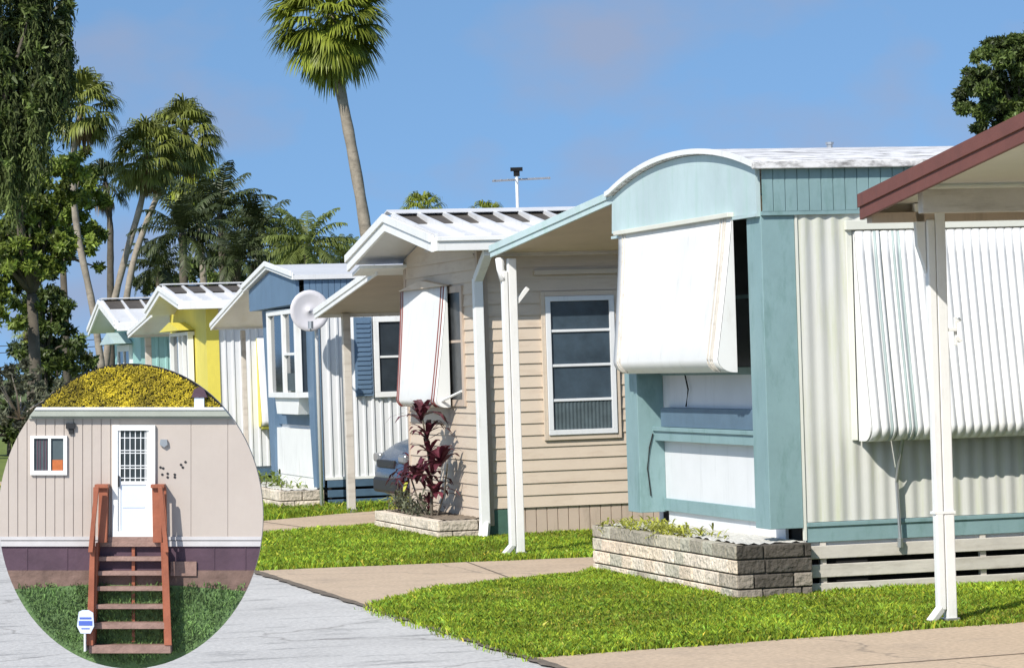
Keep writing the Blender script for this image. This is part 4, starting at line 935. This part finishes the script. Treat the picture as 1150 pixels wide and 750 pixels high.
def art(mb, poly, y0, y1, t=1.0):     # y0 nearer (front), both metres from the board's front face (negative = towards the viewer)
    p = clip(poly)
    if len(p) < 3: return mb
    q = [T2(*a) for a in p]; return mb.py(q, y0, y1, t)
def rect(x0, y0, x1, y1): return [(x0, y0), (x1, y0), (x1, y1), (x0, y1)]
art(MB(), EL, 0, .025).build('board', M['pwall'], sg)
MB().box(-.03, .03, .026, .07, -.02, cw.z+.3).build('post', M['slat'], sg, bevel=.004)
MB().box(-.35, .35, -.12, .28, -.02, .025).build('base', M['metal'], sg, bevel=.004)
# yellow bush: relief of many small leaves
mb = MB(); art(mb, rect(20, 400, 270, 459), -.006, 0)
o = mb.build('yellow_bush', M['yleaf'], sg)
rg = np.random.default_rng(5); n = 12000; X = rg.uniform(40, 256, n); Y = rg.uniform(408, 459, n)
kp = (((X-147)/146)**2+((Y-579)/169)**2 < 1); X, Y = X[kp], Y[kp]; n = len(X)
P = np.array([(*T2(a, b),) for a, b in zip(X, Y)]); P3 = np.stack([P[:, 0], -.006-rg.uniform(0, .004, n)-.006*(np.sin(X*.35+Y*.1)*np.cos(Y*.4)+1), P[:, 1]], 1)
V, Fc, T = quads_from(P3, unit(rg.normal(0, 1, (n, 3))*[1, .25, 1])*.0022, unit(rg.normal(0, 1, (n, 3))*[1, .3, 1])*.0055, rg.uniform(.7, 1.35, n)*(.75+.4*(np.sin(X*.12)*np.cos(Y*.2)+1)/2)*np.where(X < 95, .6, 1.0))
npmesh('bush_leaves', V, Fc, T, M['yleaf'], o)
# siding: vertical boards left of the door, flatter panels on the right
mb = MB(); x = -10
while x < 132:
    art(mb, rect(x, 468, x+9.2, 602), -.008, 0); art(mb, rect(x+9.2, 468, x+10.4, 602), -.005, 0); x += 10.4
x = 174
while x < 300:
    art(mb, rect(x, 468, x+40.5, 602), -.008, 0); art(mb, rect(x+40.5, 468, x+41.3, 602), -.006, 0); x += 41.3
art(mb, rect(132, 468, 174, 602), -.006, 0)
wl = mb.build('trailer_wall', M['pwall'], sg)
mb = MB(); art(mb, rect(-5, 602, 300, 606), -.014, 0); art(mb, rect(-5, 607, 300, 613), -.011, 0); mb.build('base_trim', M['greytrim'], sg)
mb = MB(); art(mb, rect(30, 457, 262, 460), -.04, 0); mb.build('roof', M['whites'], sg)
mb = MB(); art(mb, rect(30, 460, 262, 467), -.036, 0); art(mb, rect(30, 467, 268, 470), -.016, 0); mb.build('roof_edge', M['greyedge'], sg)
mb = MB(); art(mb, rect(-5, 613, 300, 640), -.004, 0)
for x in (30, 75, 240, 275): art(mb, rect(x, 613, x+1.2, 640), -.006, 0)
mb.build('skirting', M['plum'], sg)
mb = MB(); art(mb, [(5, 640), (295, 640), (280, 668), (200, 660), (100, 658), (15, 662)], -.005, 0); mb.build('earth_bank', M['pbrown'], sg)
mb = MB(); art(mb, [(-5, 660), (15, 661), (100, 656), (200, 657), (285, 664), (300, 752), (0, 752)], -.007, 0)
lw = mb.build('turf', M['pgrass'], sg)
n = 9000; X = rg.uniform(0, 295, n); Y = rg.uniform(655, 750, n); kp = (((X-147)/145)**2+((Y-579)/167)**2 < 1) & (Y > 656+8*np.sin(X*.15)*np.cos(X*.05)); X, Y = X[kp], Y[kp]; n = len(X)
P = np.array([(*T2(a, b),) for a, b in zip(X, Y)]); P3 = np.stack([P[:, 0], -.008-rg.uniform(0, .01, n), P[:, 1]], 1)
V, Fc, T = quads_from(P3, unit(rg.normal(0, 1, (n, 3)))*.0022, np.stack([rg.normal(0, .004, n), rg.normal(-.003, .003, n), rg.uniform(.004, .013, n)], 1), rg.uniform(.3, 1.5, n)*(.55+.9*(np.sin(X*.06+1)*np.cos(Y*.09)+1)/2)); npmesh('turf_blades', V, Fc, T, M['pgr'], lw)
mb = MB(); art(mb, rect(192, 630, 221, 646), -.012, 0); mb.build('step_block', M['tread'], sg)
# door
mb = MB()
for r_ in (rect(127, 477, 133, 602), rect(168, 477, 175, 602), rect(133, 477, 168, 483), rect(133, 596, 168, 602)): art(mb, r_, -.02, 0)
art(mb, rect(133, 483, 136, 596), -.014, 0); art(mb, rect(165, 483, 168, 596), -.014, 0); art(mb, rect(136, 540, 165, 544), -.014, 0)
dr = mb.build('door', M['white'], sg)
mb = MB(); art(mb, rect(136, 544, 165, 596), -.011, 0); art(mb, rect(138, 568, 163, 569.5), -.013, 0); mb.build('lower_panel', M['signwhite'], dr)
mb = MB(); art(mb, rect(136, 483, 165, 540), -.009, 0); mb.build('pane', M['glass'], dr)
mb = MB()
for x in (140, 146, 152, 158, 163): art(mb, rect(x, 484, x+1, 540), -.0115, 0)
for y in (491, 505, 508, 522, 525, 536): art(mb, rect(136, y, 165, y+1), -.0125, 0)
mb.build('grille', M['whites'], dr)
mb = MB(); art(mb, rect(133.4, 534, 135, 546), -.022, 0); mb.build('handle', M['plate'], dr)
# window
mb = MB()
for r_ in (rect(35, 489, 39, 533), rect(72, 489, 76, 533), rect(39, 489, 72, 492), rect(39, 528, 72, 533), rect(55, 492, 58, 528)): art(mb, r_, -.018, 0)
wn = mb.build('window', M['white'], sg)
mb = MB(); art(mb, rect(39, 492, 72, 528), -.010, 0); mb.build('pane', M['curtain'], wn)
mb = MB(); art(mb, rect(59, 516, 71, 528), -.0115, 0); mb.build('curtain', M['orange'], wn)
mb = MB()
for x in (42, 45, 49, 52): art(mb, rect(x, 493, x+1.4, 528), -.0115, 0)
mb.build('blind', M['plum'], wn)
# lamp, marks, lantern, conduit
mb = MB(); art(mb, rect(75, 475, 85, 481), -.022, 0); art(mb, rect(78, 481, 83, 487), -.017, 0); mb.build('wall_lamp', M['plate'], sg)
mb = MB(); art(mb, [(181, 493), (188, 493), (189, 499), (185, 502), (180, 499)], -.02, 0); mb.build('door_lamp', M['metal'], sg)
for x, y in ((179, 523), (182, 524), (181, 531), (187, 530), (187, 534), (195, 531), (195, 534), (202, 520), (204, 523), (207, 517)):
    mb = MB(); art(mb, [(x, y+1), (x+1.6, y), (x+3.2, y+1.2), (x+2.4, y+3), (x+.6, y+2.7)], -.0095, 0); mb.build('wall_ornament', M['plate'], sg)
mb = MB(); art(mb, rect(219, 446, 230, 457), -.024, 0); mb.build('lantern', M['signwhite'], sg)
mb = MB(); art(mb, [(216, 446), (219, 437), (225, 434), (230, 437), (234, 446)], -.028, 0); mb.build('lantern_roof', M['plum'], sg)
# steps
stp = MB(); art(stp, rect(148.5, 614, 152, 720), -.014, -.006); stp = stp.build('steps', M['redwood'], sg)
tr = [(113, 182, 608, 613), (112, 185, 624, 629), (111, 186, 640, 645), (110, 187, 657, 662), (109, 189, 677, 682), (107, 191, 697, 704), (103, 194, 722, 731)]
for i, (x0, x1, y0, y1) in enumerate(tr):
    mb = MB(); d = -.024-.007*i; art(mb, rect(x0, y0, x1, y1), d, -.006); mb.build('tread', M['tread'], stp, bevel=.0008)
mb = MB(); art(mb, [(120, 602), (177, 602), (183, 608), (112, 608)], -.022, -.004); mb.build('landing', M['tread'], stp)
for sgn, nm in ((1, 'handrail'), (-1, 'handrail')):
    mx_ = (lambda x: x) if sgn == 1 else (lambda x: 295.5-x)
    P = lambda L_: [(mx_(a), b) for a, b in L_] if sgn == 1 else [(mx_(a), b) for a, b in L_][::-1]
    mb = MB()
    art(mb, P([(110, 545), (115, 545), (108, 618), (103, 618)]), -.085, -.075)       # top rail, front run
    art(mb, P([(105, 600), (110, 600), (108, 722), (100, 722)]), -.07, -.058)        # outer post
    art(mb, P([(113, 546), (123, 546), (122, 608), (112, 608)]), -.045, -.006)       # panel beside the landing
    art(mb, P([(107, 546), (110, 546), (109, 604), (106, 604)]), -.05, -.04)
    art(mb, P([(110, 608), (113, 608), (109, 722), (104, 722)]), -.055, -.008)       # stringer
    art(mb, P([(109, 543), (124, 543), (124, 547), (109, 547)]), -.06, -.006)
    mb.build('handrail', M['redwood'], stp, bevel=.001)
# little yard sign (blue writing too small to read in the photograph)
mb = MB(); art(mb, [(93, 684), (97, 682), (104, 682), (109, 685), (110, 700), (106, 708), (95, 708), (91, 700)], -.094, -.088); ys = mb.build('yard_sign', M['signwhite'], sg)
mb = MB(); art(mb, rect(94, 690, 107, 692), -.0955, -.094); art(mb, rect(93, 694, 108, 699), -.0955, -.094); art(mb, rect(96, 702, 105, 703), -.0955, -.094); mb.build('sign_marks', M['signblue'], ys)
mb = MB(); art(mb, rect(98.5, 708, 100.5, 728), -.092, -.006); mb.build('stake', M['whites'], ys)
bpy.context.view_layer.update()
